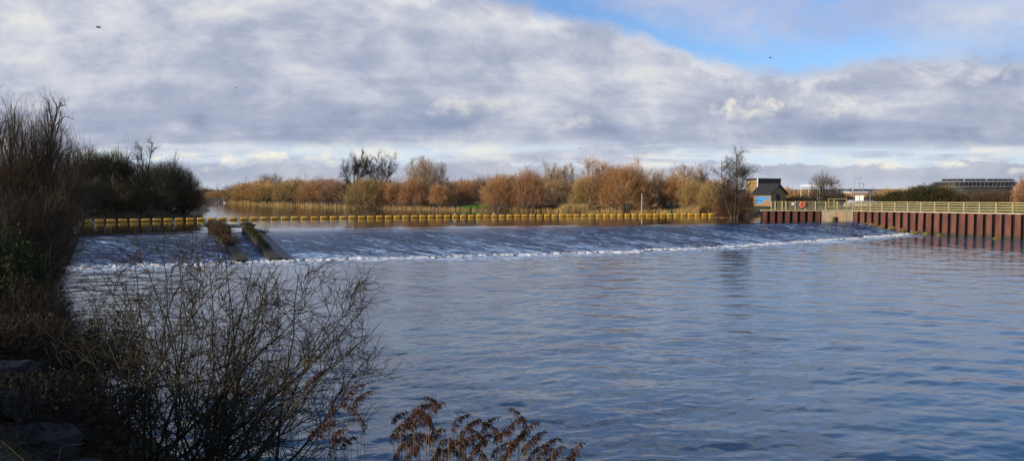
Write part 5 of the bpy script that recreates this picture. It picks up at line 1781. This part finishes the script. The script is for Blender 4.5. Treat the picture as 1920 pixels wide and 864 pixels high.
for k_, h_ in ((.03, 1.2), (.10, .40), (.17, .42), (.24, .36), (.31, .38), (.38, .32), (.46, .34), (.54, .28), (.62, .30), (.70, .26), (.78, .24)):
    c_ = dr0 + (dr1 - dr0) * k_
    clump(c_, weir_z(*c_) + .52, 240, h_, min(.26, h_ * .6), m_mossgr if k_ > .05 else m_drygr, 'tall dry tuft at the head of the right fish pass wall' if k_ < .05 else 'mossy green grass on the right wall of the fish pass')
c_ = dr0 + (dr1 - dr0) * .16 + np.array([1.4, .4])
clump(c_, weir_z(*c_) + .1, 60, .9, .3, m_drygr, 'dark twiggy weed on the apron right of the fish pass', -.02)

# ------------------------------------------------------------------ birds
m_gull = mat_noise('gull_white', (.72, .72, .71), (.80, .80, .79), 8, .7)
m_gullback = mat_noise('gull_grey', (.30, .32, .35), (.38, .40, .43), 8, .7)
m_duck = mat_noise('duck_brown', (.085, .045, .025), (.16, .09, .05), 14, .7)
m_dark = mat_noise('feather_dark', (.015, .015, .017), (.035, .035, .040), 10, .6)
m_beak = mat_noise('beak_orange', (.55, .25, .04), (.65, .32, .06), 5, .5)
def bird_body(L, fat, neck, head, sit=True):
    """one lofted body: tail, trunk, neck, head along a bent spine"""
    sp = [(-.62, .10, .015), (-.45, .07, .05), (-.25, .02, .12), (0, 0, .165), (.2, .03, .15), (.32, .10, .10), (.38, .10 + neck * .5, .058), (.42, .10 + neck, .062), (.47, .13 + neck, .072), (.53, .13 + neck, .055), (.575, .12 + neck, .02)]
    m = MB()
    pts = [Vector((x_ * L, 0, z_ * L)) for x_, z_, _ in sp]
    rad = [q * L * (fat if i < 6 else head) for i, (_, _, q) in enumerate(sp)]
    m.tube(pts, rad, 12)
    return m, pts
def bird(kind, loc, rz, lab, cat, L=.4, body=m_gull, back=m_gullback, fly=False, beak=m_beak, neck=.14, group=None, name=None, stand=True):
    r = empty(name or kind, loc, rz, lab, cat, group)
    m, pts = bird_body(L, 1.0, neck, 1.0)
    zoff = .30 * L if stand else (.05 * L if not fly else 0)
    bo = m.build('body', body, r, (0, 0, zoff), smooth=True)
    h = pts[-1]
    MB().tube([h + Vector((-.02 * L, 0, zoff)), h + Vector((.10 * L, 0, zoff - .02 * L))], [.022 * L, .006 * L], 6).build('beak', beak, r)
    for s_ in (-1, 1):
        if fly:
            V = [(.16, .10, .06), (.02, .10, .05), (.20, .55, .30), (-.02, .55, .27), (.06, 1.05, .22), (-.06, 1.02, .20), (-.10, 1.45, .02)]
            v = [(x_ * L, s_ * y_ * L, z_ * L + d_) for d_ in (0, .02 * L) for x_, y_, z_ in V]
            f = [(0, 1, 3, 2), (2, 3, 5, 4), (4, 5, 6), (7, 9, 10, 8), (9, 11, 12, 10), (11, 13, 12), (0, 2, 9, 7), (2, 4, 11, 9), (4, 6, 13, 11), (1, 8, 10, 3), (3, 10, 12, 5), (5, 12, 13, 6), (0, 7, 8, 1)]
            MB().add(v, f).build('wing', back, r)
        else:
            m = MB(); m.tube([(.22 * L, s_ * .125 * L, .06 * L + zoff), (0, s_ * .150 * L, .055 * L + zoff), (-.3 * L, s_ * .10 * L, .07 * L + zoff), (-.62 * L, s_ * .03 * L, .10 * L + zoff)], [.03 * L, .10 * L, .07 * L, .012 * L], 8)
            m.build('wing', back, r, smooth=True)
            if stand:
                MB().tube([(.0, s_ * .06 * L, 0), (.0, s_ * .06 * L, zoff - .10 * L)], .012 * L, 6).build('leg', beak, r)
    return r
for i, (px, nm) in enumerate([(846, 'leftmost'), (863, 'second'), (892, 'third'), (931, 'rightmost')]):
    k_ = int(np.argmin([abs(960 + F * p_[0] / p_[1] - px) for p_ in fl_pts]))
    p_ = fl_pts[k_]
    bird('gull', (p_[0], p_[1], ZU + .385), [2.6, .4, 3.0, 2.9][i], ['white gull standing on the float boom, leftmost of four', 'white gull on the float boom, second from the left of four', 'white gull on the float boom, third from the left of four', 'white gull on the float boom, rightmost of four'][i], 'gull', .50, group='gulls standing on the boom')
c_ = at(1036, 356, 120); bird('gull', tuple(c_), .5, 'gull flying low across the river with raised wings', 'gull', .42, fly=True, stand=False)
c_ = P(1371, 418.5, ZU - .02); bird('cormorant', (c_[0], c_[1], ZU - .02), 2.8, 'dark bird standing in the water on the crest of the weir', 'bird', .75, m_dark, m_dark, beak=m_dark, neck=.22)
c_ = P(1196, 420.3, ZU); bird('duck', (c_[0], c_[1], ZU), 3.0, 'reddish-brown duck floating just above the weir crest', 'duck', .62, m_duck, m_duck, stand=False)
c_ = P(1433, 428, 1.15); bird('duck', (c_[0], c_[1], weir_z(c_[0], c_[1]) + .04), .2, 'light brown duck resting on the weir slope, near its right end', 'duck', .85, mat_noise('duck_pale', (.25, .20, .13), (.36, .29, .20), 9, .7), m_duck, stand=False)
for px, lab in ((407, 'left of two white swans on the water at the river bend'), (421, 'right of two white swans on the water at the river bend')):
    c_ = P(px, 380.6, ZU); bird('swan', (c_[0], c_[1], ZU), 0.3 if px < 410 else 2.8, lab, 'swan', 1.25, m_gull, m_gull, stand=False, neck=.42, group='swans on the river')
for px, py, Y, lab, L in ((185, 52, 90, 'dark bird high in the sky at the upper left', .5), (443, 165, 150, 'small dark bird in the grey cloud left of centre', .4), (1444, 109, 110, 'dark bird against the blue wedge of sky', .36), (1088, 279, 150, 'tiny dark bird above the tallest clump of trees', .4)):
    c_ = at(px, py, Y); bird('bird', tuple(c_), random.uniform(0, 6), lab, 'bird', L, m_dark, m_dark, fly=True, stand=False, beak=m_dark, group='birds in the sky')

# ------------------------------------------------------------------ hills on the horizon
ang = np.radians(np.linspace(-60, 60, 241))
hn = 2 + 4 * vnoise(ang * 9, ang * 4, 12) + 2.5 * vnoise(ang * 60, ang * 20, 13) + 9 * np.exp(-((np.degrees(ang) - 24) / 3.5) ** 2)
V = []
for j, q in enumerate(np.linspace(0, 1, 9)):
    R_ = 3800 + 1800 * q
    hh = np.maximum(hn, 1) * math.sin(min(q * 1.35, 1) * math.pi / 2)
    V.append(np.stack([R_ * np.sin(ang), R_ * np.cos(ang), 4 + hh + vnoise(ang * 90, ang * 30 + q * 9, 5) * 1.3 * q], 1))
m_hill = mat_noise('wooded_hill', (.040, .058, .080), (.060, .080, .105), .01, .95)  # blue of the distance haze put into the hill colour
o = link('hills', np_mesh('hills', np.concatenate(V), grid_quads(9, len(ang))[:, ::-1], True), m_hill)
tag(o, 'low wooded hills on the horizon', 'hills', kind='structure')
